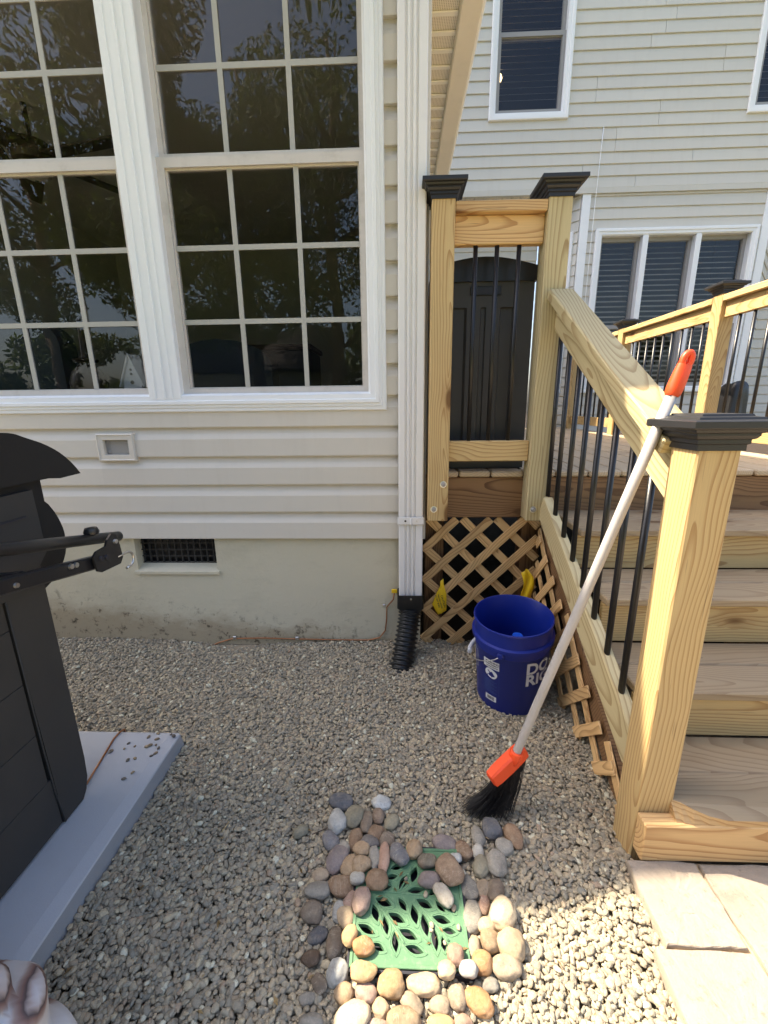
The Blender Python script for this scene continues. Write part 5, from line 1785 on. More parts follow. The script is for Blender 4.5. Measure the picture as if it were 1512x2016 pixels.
# head block
E1 = Vector((0.258, 0.985, 0.128))
E2 = Vector((0.356, 1.035, 0.186))
ux = (E2 - E1)
Lh = ux.length
ux.normalize()
bdir = Vector((-0.35, -0.25, -1.0))                   # bristles point this way
bdir = (bdir - ux * bdir.dot(ux)).normalized()
wdir = ux.cross(bdir).normalized()
secs = []
for s_, w_, h_ in ((-0.004, 0.010, 0.014), (0.0, 0.0150, 0.021), (0.02, 0.0165, 0.023), (Lh * 0.5, 0.017, 0.024), (Lh - 0.02, 0.0165, 0.023), (Lh, 0.0150, 0.021), (Lh + 0.004, 0.010, 0.014)):
    c_ = E1 + ux * s_
    ring_ = []
    for (a_, b_) in ((-1, -0.75), (-0.75, -1), (0.75, -1), (1, -0.75), (1, 0.9), (0.9, 1), (-0.9, 1), (-1, 0.9)):
        ring_.append(c_ + wdir * (w_ * a_) + bdir * (h_ * b_))
    secs.append(ring_)
hd = loft('head', secs, M['orange'], br, True, False)
tube('socket', [H0 - ax * 0.045, H0 - ax * 0.02, H0, H0 + ax * 0.004], 0.0175, M['orange'], hd, 20, False, [0.014, 0.0172, 0.0182, 0.0172])
# bristles
bm = bmesh.new()
br_rng = random.Random(5)
for k in range(1500):
    s_ = br_rng.random()
    w_ = br_rng.uniform(-0.012, 0.012)
    p0 = E1 + ux * (0.004 + (Lh - 0.008) * s_) + wdir * w_ + bdir * 0.018
    tip = Vector((0.194, 0.985, 0.010)).lerp(Vector((0.292, 0.985, 0.008)), min(1.15, max(-0.1, s_ + br_rng.gauss(0, 0.16)))) + wdir * (w_ * 1.2)
    ln = br_rng.uniform(0.90, 1.06)
    p2 = p0.lerp(tip, ln) + Vector((br_rng.gauss(0, 0.009), br_rng.gauss(0, 0.010), abs(br_rng.gauss(0, 0.008))))
    if p2.z < 0.004:
        p2.z = 0.004 + br_rng.random() * 0.004
    p1 = p0.lerp(p2, 0.5) + bdir * 0.010
    r_ = 0.0007
    prev_ = None
    for p_, q_ in ((p0, r_), (p1, r_), (p2, r_ * 0.7)):
        a_ = wdir * q_
        b_ = ux * q_
        cur = [bm.verts.new(p_ + a_), bm.verts.new(p_ - a_ * 0.5 + b_ * 0.87), bm.verts.new(p_ - a_ * 0.5 - b_ * 0.87)]
        if prev_:
            for i in range(3):
                bm.faces.new((prev_[i], prev_[(i + 1) % 3], cur[(i + 1) % 3], cur[i]))
        prev_ = cur
bo = bm_obj('bristles', bm, M['bristle'], br)
bo['kind'] = 'stuff'

# ------------------------------------------------------------------ drain with a leaf-patterned grate
GX0, GX1, GY0, GY1, GZ = -0.110, 0.148, 0.622, 0.872, 0.014
gt = thing('drain_grate', 'square green plastic drain grate with leaf-shaped slots amid river stones', 'drain grate', (0.02, 0.75, 0))
bm = bmesh.new()
def loop_edges(pts):
    vs = [bm.verts.new((a, b, 0)) for a, b in pts]
    return [bm.edges.new((vs[i], vs[(i + 1) % len(vs)])) for i in range(len(vs))]
leafs = []
gedges = loop_edges([(GX0, GY0), (GX1 - 0.006, GY0), (GX1, GY0 + 0.006), (GX1, GY1), (GX0, GY1)])
for (sx, sy, L_, W_, an) in SLOTS:
    c_, s_ = math.cos(math.radians(an)), math.sin(math.radians(an))
    L_ *= 1.18
    W_ = min(W_ * 1.6, L_ * 0.44)
    pts = []
    for k in range(9):
        t_ = k / 8
        pts.append((L_ * (t_ - 0.5), W_ / 2 * math.sin(math.pi * t_)))
    for k in range(7, 0, -1):
        t_ = k / 8
        pts.append((L_ * (t_ - 0.5), -W_ / 2 * math.sin(math.pi * t_)))
    pts = [(sx + a * c_ - b * s_, sy + a * s_ + b * c_) for a, b in pts]
    if all(GX0 + 0.008 < a < GX1 - 0.008 and GY0 + 0.008 < b < GY1 - 0.008 for a, b in pts):
        gedges += loop_edges(pts)
        leafs.append([(sx + (a * 1.0) * c_ - b * s_, sy + a * s_ + b * c_) for a, b in [(L_ * (k / 10 - 0.5) * 1.28 + L_ * 0.06, W_ * 0.78 * math.sin(math.pi * k / 10) ** 0.8) for k in range(11)] + [(L_ * (k / 10 - 0.5) * 1.28 + L_ * 0.06, -W_ * 0.78 * math.sin(math.pi * k / 10) ** 0.8) for k in range(9, 0, -1)]])
bmesh.ops.triangle_fill(bm, edges=gedges, use_beauty=True)
for f_ in list(bm.faces):
    f_.normal_update()
    if f_.normal.z < 0:
        f_.normal_flip()
ex_ = bmesh.ops.extrude_face_region(bm, geom=list(bm.faces))
for el in ex_['geom']:
    if isinstance(el, bmesh.types.BMVert):
        el.co.z -= 0.011
bmesh.ops.recalc_face_normals(bm, faces=bm.faces)
bm_obj('plate', bm, M['grate'], gt, Matrix.Translation((0, 0, GZ)))
for lf_ in leafs:
    tube('leaf_rim', [(a, b, GZ - 0.0002) for a, b in lf_], 0.0014, M['grate'], gt, 6, True)
for lo, hi in (((GX0, GY0), (GX0 + 0.007, GY1)), ((GX1 - 0.007, GY0 + 0.006), (GX1, GY1)), ((GX0 + 0.007, GY0), (GX1 - 0.007, GY0 + 0.007)), ((GX0 + 0.007, GY1 - 0.007), (GX1 - 0.007, GY1))):
    box('rim', (lo[0], lo[1], GZ - 0.009), (hi[0], hi[1], GZ + 0.0022), M['grate'], gt, 0.001)
for vn in VEINS:
    tube('vein', [(a, b, GZ) for a, b in bez([Vector((q[0], q[1], 0)) for q in vn], 12) and [(p.x, p.y) for p in bez([Vector((q[0], q[1], 0)) for q in vn], 12)]], 0.0022, M['grate'], gt, 8)
for lo, hi in (((GX0 - 0.006, GY0 - 0.006, -0.16), (GX0 - 0.001, GY1 + 0.006, GZ - 0.002)), ((GX1 + 0.001, GY0 - 0.006, -0.16), (GX1 + 0.006, GY1 + 0.006, GZ - 0.002)),
               ((GX0 - 0.001, GY0 - 0.006, -0.16), (GX1 + 0.001, GY0 - 0.001, GZ - 0.002)), ((GX0 - 0.001, GY1 + 0.001, -0.16), (GX1 + 0.001, GY1 + 0.006, GZ - 0.002)), ((GX0, GY0, -0.029), (GX1, GY1, -0.018))):
    box('drain_box', lo, hi, M['print_dark'], gt, 0.0)

# ------------------------------------------------------------------ river stones round the drain
SCOL = dict(slate=(88, 90, 96), pale=(176, 180, 178), whitegrey=(166, 167, 162), olive=(134, 128, 106), umber=(122, 108, 92), rust=(128, 108, 90),
            bluegrey=(110, 110, 114), brown=(138, 110, 82), stripe=(108, 102, 98), grey=(140, 136, 126), mauve=(128, 116, 114), tan=(158, 132, 98),
            pinkbrown=(156, 122, 102), darkolive=(102, 96, 82), white=(172, 170, 160), veined=(136, 112, 88), whiterust=(178, 172, 158), tangrey=(156, 138, 114),
            pink=(170, 140, 124), cream=(186, 162, 126), yellow=(184, 148, 98), orange=(182, 132, 76), darkbrown=(96, 78, 62), palecream=(196, 178, 146))


def river_stone(x, y, L, W, ang, col, label, seed):
    from mathutils import noise as mn
    r = random.Random(seed)
    bm = bmesh.new()
    bmesh.ops.create_icosphere(bm, subdivisions=4, radius=1.0)
    h = min(W, L) * r.uniform(0.33, 0.42)
    k_ = 1.10 if y > 0.68 else 1.0
    a, b = L / 2 * k_, W / 2 * k_ * 1.02
    off = Vector((r.uniform(0, 50), r.uniform(0, 50), r.uniform(0, 50)))
    egg = r.uniform(-0.16, 0.16)
    pw = r.uniform(2.0, 2.5)
    for v in bm.verts:
        d = v.co.normalized()
        k = (abs(d.x) ** pw + abs(d.y) ** pw + abs(d.z) ** pw) ** (-1 / pw)
        n = 1 + 0.16 * mn.noise(d * 1.1 + off) + 0.075 * mn.noise(d * 2.6 + off) + 0.022 * mn.noise(d * 7.0 + off)
        p = d * k * n
        p.y *= 1 + egg * p.x
        v.co = Vector((p.x * a, p.y * b, p.z * h))
    o = bm_obj('river_stone', bm, M['cobble'], None, Matrix.Translation((x, y, h * (0.58 if seed % 3 else 0.46))) @ Matrix.Rotation(math.radians(ang), 4, 'Z') @ Euler((r.uniform(-0.22, 0.22), r.uniform(-0.14, 0.14), 0)).to_matrix().to_4x4(), True)
    if GX0 - 0.01 < x < GX1 + 0.01 and GY0 - 0.01 < y < GY1 + 0.01:
        m2 = MW[o.name].copy()
        m2.translation.z = GZ + h * 0.82
        o.matrix_basis = m2
    c = srgb(*SCOL[col])
    mu_ = (c[0] + c[1] + c[2]) / 3
    c = tuple(mu_ + (q - mu_) * 0.78 for q in c[:3])
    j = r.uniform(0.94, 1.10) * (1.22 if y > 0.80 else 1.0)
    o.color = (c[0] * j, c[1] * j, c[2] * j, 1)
    tag(o, label, 'stone', 'river stones round the drain')
    return o


for i_, s_ in enumerate(STONES):
    river_stone(*s_, 900 + i_)

# ------------------------------------------------------------------ gravel
PADX1, PADY0, PADY1, PADZ = -0.770, 0.560, 1.228, 0.050


def gravel():
    pts, rots, scl = [], [], []
    sp = 0.0106
    X0, X1, Y0, Y1 = -2.3, 0.70, 0.05, 1.93
    for layer, (zl, dens) in enumerate(((-0.0105, 1.0), (-0.0045, 0.95), (-0.0005, 0.45))):
        nx, ny = int((X1 - X0) / sp), int((Y1 - Y0) / (sp * 0.87))
        gx, gy = np.meshgrid(np.arange(nx), np.arange(ny))
        x = X0 + (gx + 0.5 * (gy % 2)) * sp + nrng.uniform(-0.5, 0.5, gx.shape) * sp * 1.0 + layer * sp * 0.4
        y = Y0 + gy * sp * 0.87 + nrng.uniform(-0.5, 0.5, gx.shape) * sp * 1.0 + layer * sp * 0.3
        x, y = x.ravel(), y.ravel()
        keep = nrng.random(x.size) < dens
        keep &= ~((x < PADX1 + 0.006) & (y > PADY0 - 0.01) & (y < PADY1 + 0.006))
        keep &= ~((x > 0.562) & (y < 0.835))                                      # pavers
        keep &= ~((x > 0.527) & (y < 0.655))
        keep &= ~((x > 0.594) & (y < 0.955) & (y > 0.835) & (x < 0.80))
        keep &= ~((x > GX0 + 0.002) & (x < GX1 + 0.004) & (y > GY0 + 0.002) & (y < GY1 + 0.002))
        keep &= ~((y > FY - 0.002) & (x < 0.10))
        keep &= ~(np.hypot(x - 0.452, y - 1.528) < (0.118 if layer else 0.0))
        if layer == 2:
            keep &= np.hypot(x - 0.46, y - 1.52) > 0.15
        x, y = x[keep], y[keep]
        big = np.sin(x * 4.1 + 1.0) * np.cos(y * 3.3) * 0.004 + np.sin(x * 11 + y * 7) * 0.002
        dip = -0.030 * np.exp(-((x + 0.85) / 0.30) ** 2 - ((y - 1.93) / 0.16) ** 2)
        rise = 0.034 * np.clip((x - 0.36) / 0.17, 0, 1) ** 1.3 * np.clip((0.90 - y) / 0.06, 0, 1)
        z = zl + big + dip + rise + nrng.uniform(-0.0035, 0.0035, x.size)
        size = np.clip(nrng.lognormal(math.log(0.0066), 0.25, x.size), 0.0040, 0.0125)
        asp = nrng.uniform(0.56, 0.88, x.size)
        thk = nrng.uniform(0.42, 0.66, x.size)
        pts.append(np.stack([x, y, z], 1))
        scl.append(np.stack([size, size * asp, size * thk], 1))
        rots.append(np.stack([nrng.normal(0, 0.24, x.size), nrng.normal(0, 0.24, x.size), nrng.uniform(0, 6.283, x.size)], 1))
    # a few strays on the grate, on the stones and at the patio edge
    ex = [(0.013, 0.795), (0.060, 0.762), (0.124, 0.735), (0.130, 0.697), (0.070, 0.700), (0.096, 0.668), (0.035, 0.868), (0.028, 0.862), (0.046, 0.858), (0.030, 0.848), (0.04, 0.875), (0.02, 0.873), (0.047, 0.845), (0.068, 0.690)]
    ex = np.array(ex)
    pts.append(np.stack([ex[:, 0], ex[:, 1], np.full(len(ex), GZ + 0.003)], 1))
    s = nrng.uniform(0.0045, 0.008, len(ex))
    scl.append(np.stack([s, s * 0.75, s * 0.5], 1))
    rots.append(np.stack([np.zeros(len(ex)), np.zeros(len(ex)), nrng.uniform(0, 6, len(ex))], 1))
    pts, scl, rots = np.concatenate(pts), np.concatenate(scl), np.concatenate(rots)
    me = bpy.data.meshes.new('gravel')
    me.vertices.add(len(pts))
    me.vertices.foreach_set('co', pts.astype(np.float32).ravel())
    for nm, arr in (('peb_rot', rots), ('peb_scale', scl)):
        at = me.attributes.new(nm, 'FLOAT_VECTOR', 'POINT')
        at.data.foreach_set('vector', arr.astype(np.float32).ravel())
    me.update()
    o = bpy.data.objects.new('gravel', me)
    me.materials.append(M['gravel'])
    link(o)
    o['kind'] = 'stuff'
    o['label'] = 'grey and tan pea gravel covering the ground below the house wall'
    o['category'] = 'gravel'
    ng = bpy.data.node_groups.new('scatter_pebbles', 'GeometryNodeTree')
    ng.interface.new_socket('Geometry', in_out='INPUT', socket_type='NodeSocketGeometry')
    ng.interface.new_socket('Geometry', in_out='OUTPUT', socket_type='NodeSocketGeometry')
    N, L = ng.nodes, ng.links
    gi, go = N.new('NodeGroupInput'), N.new('NodeGroupOutput')
    join = N.new('GeometryNodeGeometryToInstance')
    for k in range(7):
        ico = N.new('GeometryNodeMeshIcoSphere')
        ico.inputs['Radius'].default_value = 1.0
        ico.inputs['Subdivisions'].default_value = 3
        sp_ = N.new('GeometryNodeSetPosition')
        pos = N.new('GeometryNodeInputPosition')
        add = N.new('ShaderNodeVectorMath')
        add.operation = 'ADD'
        add.inputs[1].default_value = (k * 7.3, k * 3.1, k * 1.7)
        L.new(pos.outputs[0], add.inputs[0])
        nz = N.new('ShaderNodeTexNoise')
        nz.inputs['Scale'].default_value = 0.85
        nz.inputs['Detail'].default_value = 2.0
        L.new(add.outputs[0], nz.inputs['Vector'])
        sub = N.new('ShaderNodeVectorMath')
        sub.operation = 'SUBTRACT'
        sub.inputs[1].default_value = (0.5, 0.5, 0.5)
        L.new(nz.outputs['Color'], sub.inputs[0])
        mul = N.new('ShaderNodeVectorMath')
        mul.operation = 'SCALE'
        mul.inputs['Scale'].default_value = 0.85
        L.new(sub.outputs[0], mul.inputs[0])
        L.new(ico.outputs['Mesh'], sp_.inputs['Geometry'])
        L.new(mul.outputs[0], sp_.inputs['Offset'])
        sm = N.new('GeometryNodeSetShadeSmooth')
        L.new(sp_.outputs[0], sm.inputs[0])
        mt = N.new('GeometryNodeSetMaterial')
        mt.inputs['Material'].default_value = M['gravel']
        L.new(sm.outputs[0], mt.inputs[0])
        L.new(mt.outputs[0], join.inputs[0])
    iop = N.new('GeometryNodeInstanceOnPoints')
    iop.inputs['Pick Instance'].default_value = True
    L.new(gi.outputs[0], iop.inputs['Points'])
    L.new(join.outputs[0], iop.inputs['Instance'])
    ra = N.new('GeometryNodeInputNamedAttribute')
    ra.data_type = 'FLOAT_VECTOR'
    ra.inputs['Name'].default_value = 'peb_rot'
    e2r = N.new('FunctionNodeEulerToRotation')
    L.new(ra.outputs[0], e2r.inputs[0])
    L.new(e2r.outputs[0], iop.inputs['Rotation'])
    sa = N.new('GeometryNodeInputNamedAttribute')
    sa.data_type = 'FLOAT_VECTOR'
    sa.inputs['Name'].default_value = 'peb_scale'
    L.new(sa.outputs[0], iop.inputs['Scale'])
    rv = N.new('FunctionNodeRandomValue')
    rv.data_type = 'INT'
    rv.inputs[4].default_value = 0
    rv.inputs[5].default_value = 6
    L.new(rv.outputs[2], iop.inputs['Instance Index'])
    L.new(iop.outputs[0], go.inputs[0])
    md = o.modifiers.new('scatter', 'NODES')
    md.node_group = ng
    return o


gravel()

# bits of dry leaf and bark blown on to the gravel and the drain
lr = random.Random(31)
lv_, lf2_ = [], []
for k in range(150):
    if k < 18:
        x_, y_, z_ = lr.uniform(GX0 + 0.02, GX1 - 0.01), lr.uniform(GY0 + 0.02, GY1 - 0.05), GZ + 0.002
    else:
        x_, y_ = lr.uniform(-0.75, 0.55), lr.uniform(0.5, 1.86)
        z_ = 0.009
        if (GX0 - 0.03 < x_ < GX1 + 0.03 and GY0 - 0.03 < y_ < GY1 + 0.03) or math.hypot(x_ - 0.452, y_ - 1.528) < 0.16:
            continue
    a_ = lr.uniform(0, 6.28)
    l_ = lr.uniform(0.003, 0.010)
    w_ = l_ * lr.uniform(0.15, 0.5)
    b_ = len(lv_)
    for (u_, v_, q_) in ((-1, 0, 0), (0, 1, 0.25), (1, 0, 0.1), (0, -1, 0.3)):
        lv_.append((x_ + math.cos(a_) * u_ * l_ - math.sin(a_) * v_ * w_, y_ + math.sin(a_) * u_ * l_ + math.cos(a_) * v_ * w_, z_ + q_ * l_))
    lf2_.append((b_, b_ + 1, b_ + 2, b_ + 3))
lit = mesh_obj('leaf_litter', lv_, lf2_, M['litter'])
lit['kind'] = 'stuff'
lit['label'] = 'tiny dry leaf flecks scattered over the gravel and drain'
lit['category'] = 'litter'

# ------------------------------------------------------------------ equipment pad and grill
pd = thing('plastic_pad', 'grey-blue plastic equipment pad lying on the gravel under the black grill', 'pad', (-1.4, 0.9, 0))
px0, px1, py0, py1 = -2.2, -0.776, 0.566, 1.224
loft('slab', [rrect(px0 - 0.012, px1 + 0.012, py0 - 0.012, py1 + 0.008, 0.01, -0.02), rrect(px0 - 0.002, px1 + 0.002, py0 - 0.002, py1 + 0.002, 0.01, 0.042)], M['pad_edge'], pd, False)
loft('top_face', [rrect(px0 - 0.002, px1 + 0.002, py0 - 0.002, py1 + 0.002, 0.01, 0.0421), rrect(px0, px1, py0, py1, 0.01, 0.047), rrect(px0 + 0.03, px1 - 0.034, py0 + 0.03, py1 - 0.012, 0.008, 0.051)], M['pad'], pd, True)

gl = thing('grill', 'black barrel grill on a dark slatted cabinet standing on the grey pad', 'grill', (-1.4, 0.75, 0.05))
GXR = -0.925                      # right side of the cabinet
zb0, zt0 = 0.056, 0.80
# smooth rear corner panel with a rounded foot
rp = []
for (y_, z_) in ((0.885, 0.056), (0.955, 0.056), (0.972, 0.075), (0.984, 0.11), (0.988, 0.17), (0.985, zt0), (0.872, zt0)):
    rp.append((y_, z_))
vs_ = []
for (xo, sh) in ((GXR, 0.0), (GXR - 0.012, -0.012), (GXR - 0.30, -0.012)):
    for (y_, z_) in rp:
        vs_.append((xo, y_ + (0.010 if y_ > 0.9 and xo < GXR else 0), z_))
m_ = len(rp)
c0 = Vector((-1.0, 0.93, 0.4))
fs_ = [tuple(range(m_)), tuple(range(3 * m_ - 1, 2 * m_ - 1, -1))]
for i in range(2):
    fs_ += [(i * m_ + q, (i + 1) * m_ + q, (i + 1) * m_ + (q + 1) % m_, i * m_ + (q + 1) % m_) for q in range(m_)]
mesh_obj('rear_panel', [Vector(v) - c0 for v in vs_], fs_, M['grill_grey'], gl, Matrix.Translation(c0))
# slatted side of the cabinet
for k in range(5):
    z0_ = zb0 + 0.004 + k * 0.148
    box('side_slat', (GXR - 0.40, 0.30, z0_), (GXR - 0.002, 0.868 if k else 0.880, z0_ + 0.1465), M['grill_grey'], gl, 0.0012)
tube('trim_strip', [(GXR + 0.001, 0.872, 0.79), (GXR + 0.001, 0.874, 0.32), (GXR + 0.001, 0.878, 0.16), (GXR + 0.001, 0.886, 0.058)], 0.0022, M['grill_grey'], gl, 8)
box('cabinet', (-1.90, 0.30, zb0), (GXR - 0.41, 0.97, zt0), M['grill_black'], gl, 0.01)
# cooking barrel, axis along X: lower body and lid with a visor
def chaikin(p, n=2):
    for _ in range(n):
        q = [p[0]]
        for a, b in zip(p, p[1:]):
            q += [(a[0] * 0.75 + b[0] * 0.25, a[1] * 0.75 + b[1] * 0.25), (a[0] * 0.25 + b[0] * 0.75, a[1] * 0.25 + b[1] * 0.75)]
        q.append(p[-1])
        p = q
    return p
def sweep_x(name, prof, x0, x1, mat, parent):
    c = Vector(((x0 + x1) / 2, prof[0][0], prof[0][1]))
    n_ = len(prof)
    v = [Vector((x0, a, b)) - c for a, b in prof] + [Vector((x1, a, b)) - c for a, b in prof]
    f = [tuple(range(n_)), tuple(range(2 * n_ - 1, n_ - 1, -1))] + [(q, n_ + q, n_ + (q + 1) % n_, (q + 1) % n_) for q in range(n_)]
    return mesh_obj(name, v, f, mat, parent, Matrix.Translation(c))
body = [(0.30, 0.985), (1.052, 0.985), (1.052, 0.925), (1.062, 0.915), (1.085, 0.875), (1.098, 0.82), (1.085, 0.76), (1.03, 0.71), (0.95, 0.69), (0.45, 0.69), (0.34, 0.74), (0.29, 0.83)]
body = body[:3] + chaikin(body[3:])
sweep_x('barrel', body, -1.92, GXR - 0.012, M['grill_black'], gl)
sweep_x('barrel_end', [(0.36, 0.96), (1.005, 0.965), (1.008, 0.80), (0.93, 0.725), (0.45, 0.725), (0.36, 0.80)], GXR - 0.0118, GXR + 0.004, M['grill_grey'], gl)
lidp_ = [(0.20, 0.975), (0.215, 1.02), (0.30, 1.08), (0.42, 1.108), (0.90, 1.112), (0.975, 1.108), (1.005, 1.095), (1.06, 1.075), (1.11, 1.045), (1.145, 1.01), (1.165, 0.982), (1.09, 0.980), (1.05, 0.986), (0.45, 0.986)]
lidp_ = chaikin(lidp_[:11]) + lidp_[11:]
sweep_x('lid', lidp_, -1.94, GXR + 0.012, M['grill_black'], gl)
box('lid_seam', (GXR + 0.0045, 0.36, 0.902), (GXR + 0.007, 0.97, 0.906), M['print_dark'], gl, 0.0)
# folding side shelf: two bars meeting in a bolted bracket with a hook
BX = -0.785
tube('shelf_bar', [(BX, 0.40, 0.972), (BX, 0.75, 0.895), (BX, 1.095, 0.815)], 0.0140, M['black_metal'], gl, 18)
board('shelf_arm', (BX, 0.42, 0.880), (BX, 1.045, 0.768), 0.034, 0.022, M['black_metal'], gl, (0, 0, 1), 0.004)
for y_, z_ in ((0.55, 0.84), (0.70, 0.84)):
    pass
board('shelf_stay', (BX - 0.01, 0.50, 0.93), (GXR, 0.50, 0.93), 0.03, 0.02, M['black_metal'], gl, (0, 0, 1))
board('shelf_stay', (BX - 0.01, 0.80, 0.815), (GXR, 0.80, 0.80), 0.03, 0.02, M['black_metal'], gl, (0, 0, 1))
bk_ = sweep_x('bracket', [(0.975, 0.812), (0.962, 0.802), (0.968, 0.762), (0.982, 0.754), (1.056, 0.750), (1.068, 0.764), (1.064, 0.80), (1.056, 0.832), (1.038, 0.840), (1.020, 0.828), (1.010, 0.814)], BX + 0.0175, BX + 0.023, M['black_metal'], gl)
for y_, z_, mt_ in ((1.046, 0.816, 'steel'), (0.985, 0.790, 'print_dark'), (1.004, 0.787, 'print_dark'), (0.90, 0.802, 'steel'), (0.915, 0.80, 'steel')):
    lathe('bolt', [(0.007, 0.0), (0.006, 0.005)], M[mt_], bk_, Matrix.Translation((BX + 0.0232 if y_ > 0.94 else BX + 0.012, y_, z_)) @ Matrix.Rotation(math.radians(90), 4, 'Y'), 14, cap1=True)
for y_ in (0.62, 0.70, 0.76):
    lathe('bolt', [(0.006, 0.0), (0.005, 0.004)], M['steel'], gl, Matrix.Translation((BX + 0.0112, y_, 0.842 - (y_ - 0.62) * 0.18)) @ Matrix.Rotation(math.radians(90), 4, 'Y'), 12, cap1=True)
lathe('bolt_knob', [(0.016, 0.0), (0.018, 0.006), (0.014, 0.016), (0.004, 0.018)], M['black_metal'], gl, Matrix.Translation((BX, 1.000, 0.851)), 16, cap1=True)
hk = []
for k in range(15):
    a_ = math.radians(95 - 190 * k / 14)
    hk.append((BX + 0.02, 1.077 + 0.016 + 0.021 * math.cos(a_) * 1.0, 0.748 + 0.021 * math.sin(a_)))
hk = [(BX + 0.02, 1.050, 0.771), (BX + 0.02, 1.078, 0.770)] + hk[1:] + [(BX + 0.02, 1.079, 0.7265)]
tube('hook', hk, 0.0036, M['steel'], gl, 8)

# wire on the pad, loose pebbles, twigs
tube('copper_wire', [(-0.984, 1.240, 0.006), (-0.984, 1.232, 0.052), (-0.986, 1.215, 0.0565), (-0.990, 1.186, 0.0545), (-0.973, 1.103, 0.0545), (-0.954, 1.005, 0.0545)], 0.0032, M['copper'], None, 8)
tag(bpy.data.objects['copper_wire'], 'copper wire lying across the grey pad to the grill foot', 'wire')
peb_spots = [(-0.964, 1.132), (-0.927, 1.145), (-0.927, 1.168), (-0.898, 1.156), (-0.874, 1.197), (-0.839, 1.188), (-0.85, 1.214), (-0.802, 1.211), (-0.788, 1.203), (-0.856, 1.154), (-0.848, 1.160), (-0.829, 1.163), (-0.812, 1.15), (-0.818, 1.118), (-0.810, 1.128), (-0.885, 1.098), (-0.866, 1.106), (-0.840, 1.052), (-0.853, 1.028)]
for i_, (x_, y_) in enumerate(peb_spots):
    from mathutils import noise as mn_
    bm = bmesh.new()
    bmesh.ops.create_icosphere(bm, subdivisions=2, radius=1.0)
    L_ = rng.uniform(0.005, 0.0095)
    for v in bm.verts:
        q_ = 1 + 0.25 * mn_.noise(v.co * 1.2 + Vector((i_ * 3.0, 0, 0)))
        v.co = Vector((v.co.x * L_ * q_, v.co.y * L_ * 0.66 * q_, v.co.z * L_ * 0.45 * q_))
    o_ = bm_obj('pebble', bm, M['cobble'], None, Matrix.Translation((x_, y_, 0.0505 + L_ * 0.4)) @ Matrix.Rotation(rng.uniform(0, 3.1), 4, 'Z'), True)
    c_ = srgb(*rng.choice([(120, 110, 98), (142, 124, 100), (104, 98, 92), (158, 140, 112)]))
    o_.color = c_
    tag(o_, 'small brown pebble lying loose on the grey pad', 'pebble', 'loose pebbles on the pad')
for (a_, b_, lab_) in (((-0.885, 1.386), (-0.870, 1.374), 'short pale twig on gravel beyond the grey pad'), ((-0.500, 0.905), (-0.492, 0.935), 'thin dry twig on gravel right of the grey pad'),
                       ((-0.245, 0.905), (-0.165, 0.945), 'dark thin twig beside the mauve river stone')):
    o_ = tube('twig', [(a_[0], a_[1], 0.010), ((a_[0] + b_[0]) / 2 + 0.003, (a_[1] + b_[1]) / 2, 0.0125), (b_[0], b_[1], 0.011)], 0.0012, M['bark'] if 'dark' in lab_ else M['pine'], None, 6)
    tag(o_, lab_, 'twig')

# cloth in the near corner
cl = thing('cushion', 'grey-white cushion with brown marbled swirls in the near left corner', 'cushion', (-0.60, 0.42, 0))
def folded_cloth():
    from mathutils import noise as mn
    bm = bmesh.new()
    bmesh.ops.create_icosphere(bm, subdivisions=5, radius=1.0)
    for v in bm.verts:
        d = v.co.normalized()
        k = (abs(d.x) ** 2.1 + abs(d.y) ** 2.1 + abs(d.z) ** 2.1) ** (-1 / 2.1)
        p = Vector((d.x * k * 0.20, d.y * k * 0.11, d.z * k * 0.235))
        t = (p.z - 0.35 * p.x)
        fold = -0.022 * math.exp(-((t - 0.125) / 0.014) ** 2) + 0.012 * math.exp(-((t - 0.09) / 0.02) ** 2) - 0.016 * math.exp(-((t - 0.03) / 0.018) ** 2)
        rip = 0.010 * math.sin((p.x * 0.8 + p.y * 1.2) * 70 + 3 * mn.noise(p * 9)) * max(0.0, -t * 6)
        v.co = p + d * (fold + rip + 0.012 * mn.noise(p * 11))
    return bm_obj('cover_cloth', bm, M['marble'], cl, Matrix.Translation((-0.715, 0.39, 0.125)), True)


folded_cloth()

# ------------------------------------------------------------------ trees and neighbour behind the viewer (seen mirrored in the glass)
def leaf_crown(name, parent, blobs, n, size, seed):
    g = np.random.default_rng(seed)
    w = np.array([b[3] ** 3 for b in blobs])
    idx = g.choice(len(blobs), n, p=w / w.sum())
    C = np.array([b[:3] for b in blobs])[idx]
    Rr = np.array([b[3] for b in blobs])[idx]
    d = g.normal(size=(n, 3))
    d /= np.linalg.norm(d, axis=1)[:, None]
    p = C + d * (Rr * g.uniform(0.35, 1.0, n) ** 0.6)[:, None] * np.array([1, 1, 0.8])
    u = g.normal(size=(n, 3))
    u /= np.linalg.norm(u, axis=1)[:, None]
    t = np.cross(u, g.normal(size=(n, 3)))
    t /= np.linalg.norm(t, axis=1)[:, None]
    s = size * g.uniform(0.6, 1.3, n)[:, None]
    v = np.stack([p - u * s, p + t * s * 0.45, p + u * s, p - t * s * 0.45], 1).reshape(-1, 3)
    me = bpy.data.meshes.new(name)
    me.vertices.add(len(v))
    me.vertices.foreach_set('co', v.astype(np.float32).ravel())
    me.loops.add(n * 4)
    me.loops.foreach_set('vertex_index', np.arange(n * 4, dtype=np.int32))
    me.polygons.add(n)
    me.polygons.foreach_set('loop_start', (np.arange(n) * 4).astype(np.int32))
    me.update(calc_edges=True)
    me.materials.append(M['leaf'])
    return link(bpy.data.objects.new(name, me), parent)


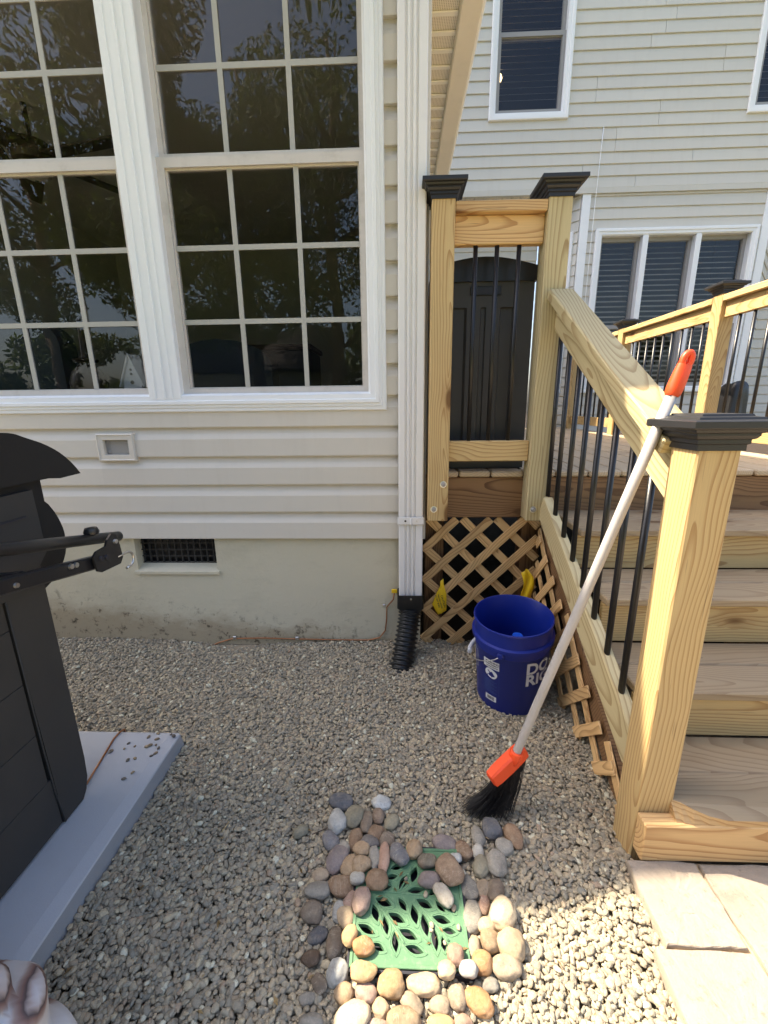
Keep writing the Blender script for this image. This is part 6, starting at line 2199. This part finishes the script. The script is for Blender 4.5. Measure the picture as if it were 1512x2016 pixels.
def tree(label, x, y, h, r, seed, dense, lean=0.0):
    g = random.Random(seed)
    t = thing('tree', label, 'tree', (x, y, -0.03), 'trees behind the viewer')
    tp = [(x + lean * s + 0.1 * math.sin(3 * s + seed), y + 0.06 * math.sin(2.2 * s), -0.05 + s) for s in [h * q / 8 for q in range(9)]]
    tube('trunk', tp, 0.1, M['bark'], t, 10, False, [0.022 * h * (1 - 0.10 * q) for q in range(9)])
    blobs = []
    for k in range(14):
        a = g.uniform(0, 6.283)
        z0 = h * g.uniform(0.30, 0.85)
        L = r * g.uniform(0.5, 1.0) * (1.15 - 0.5 * z0 / h)
        b0 = Vector(tp[min(8, int(z0 / h * 8))])
        b1 = b0 + Vector((math.cos(a) * L, math.sin(a) * L, L * g.uniform(0.2, 0.8)))
        tube('limb', [b0, b0.lerp(b1, 0.5) + Vector((0, 0, 0.1)), b1], 0.03, M['bark'], t, 7, False, [0.007 * h, 0.005 * h, 0.0015 * h])
        blobs.append((b1.x, b1.y, b1.z, r * g.uniform(0.26, 0.46)))
        c = b0.lerp(b1, 0.6)
        blobs.append((c.x, c.y, c.z, r * g.uniform(0.2, 0.36)))
    leaf_crown('crown', t, blobs, int(dense * 2.6), 0.10, seed)


tree('tall leafy tree reflected in the right window panes', -2.4, -13.0, 13.0, 3.4, 5, 2600)
tree('second leafy tree reflected beside the tall one', 0.9, -15.0, 12.0, 3.6, 8, 3600)
tree('dense dark tree reflected in the left window panes', -9.0, -12.0, 12.5, 4.8, 13, 15000)
tree('dense tree reflected in the middle of the windows', -6.3, -15.5, 14.0, 4.6, 21, 15000)
tree('loose tree reflected at the far left panes', -14.0, -14.0, 13.0, 4.6, 34, 9000)
nb = thing('neighbour_house', 'neighbouring house with dark roof reflected in the lower window panes', 'house', (-6.2, -17, 0))
box('wall', (-11.5, -21.0, -0.05), (-3.4, -17.0, 3.0), M['neighbour'], nb, 0.0)
extrude_profile('roof', [(-16.6, 2.9), (-19.0, 5.0), (-21.4, 2.9), (-21.4, 2.75), (-16.6, 2.75)], 'X', -11.9, -3.0, M['shingle'], nb)

hg = thing('hedge', 'added hedge behind the viewer, darkening the low reflections in the window panes', 'hedge', (-4, -22, 0))  # added to keep bright horizon sky out of the mirrored view
hb = []
hr = random.Random(77)
for k in range(60):
    hb.append((-26 + k * 0.75 + hr.uniform(-0.4, 0.4), -23.5 + hr.uniform(-0.6, 0.6), hr.uniform(0.8, 5.6), hr.uniform(0.9, 1.5)))
    hb.append((-26 + k * 0.75 + hr.uniform(-0.4, 0.4), -23.5 + hr.uniform(-0.6, 0.6), hr.uniform(0.4, 2.2), hr.uniform(0.9, 1.4)))
leaf_crown('foliage', hg, hb, 42000, 0.20, 3)
for k in range(12):
    xk = -25 + k * 3.9
    tube('stem', [(xk, -23.5, -0.05), (xk + 0.1, -23.5, 1.5), (xk, -23.5, 3.0)], 0.08, M['bark'], hg, 7, False, [0.10, 0.08, 0.04])
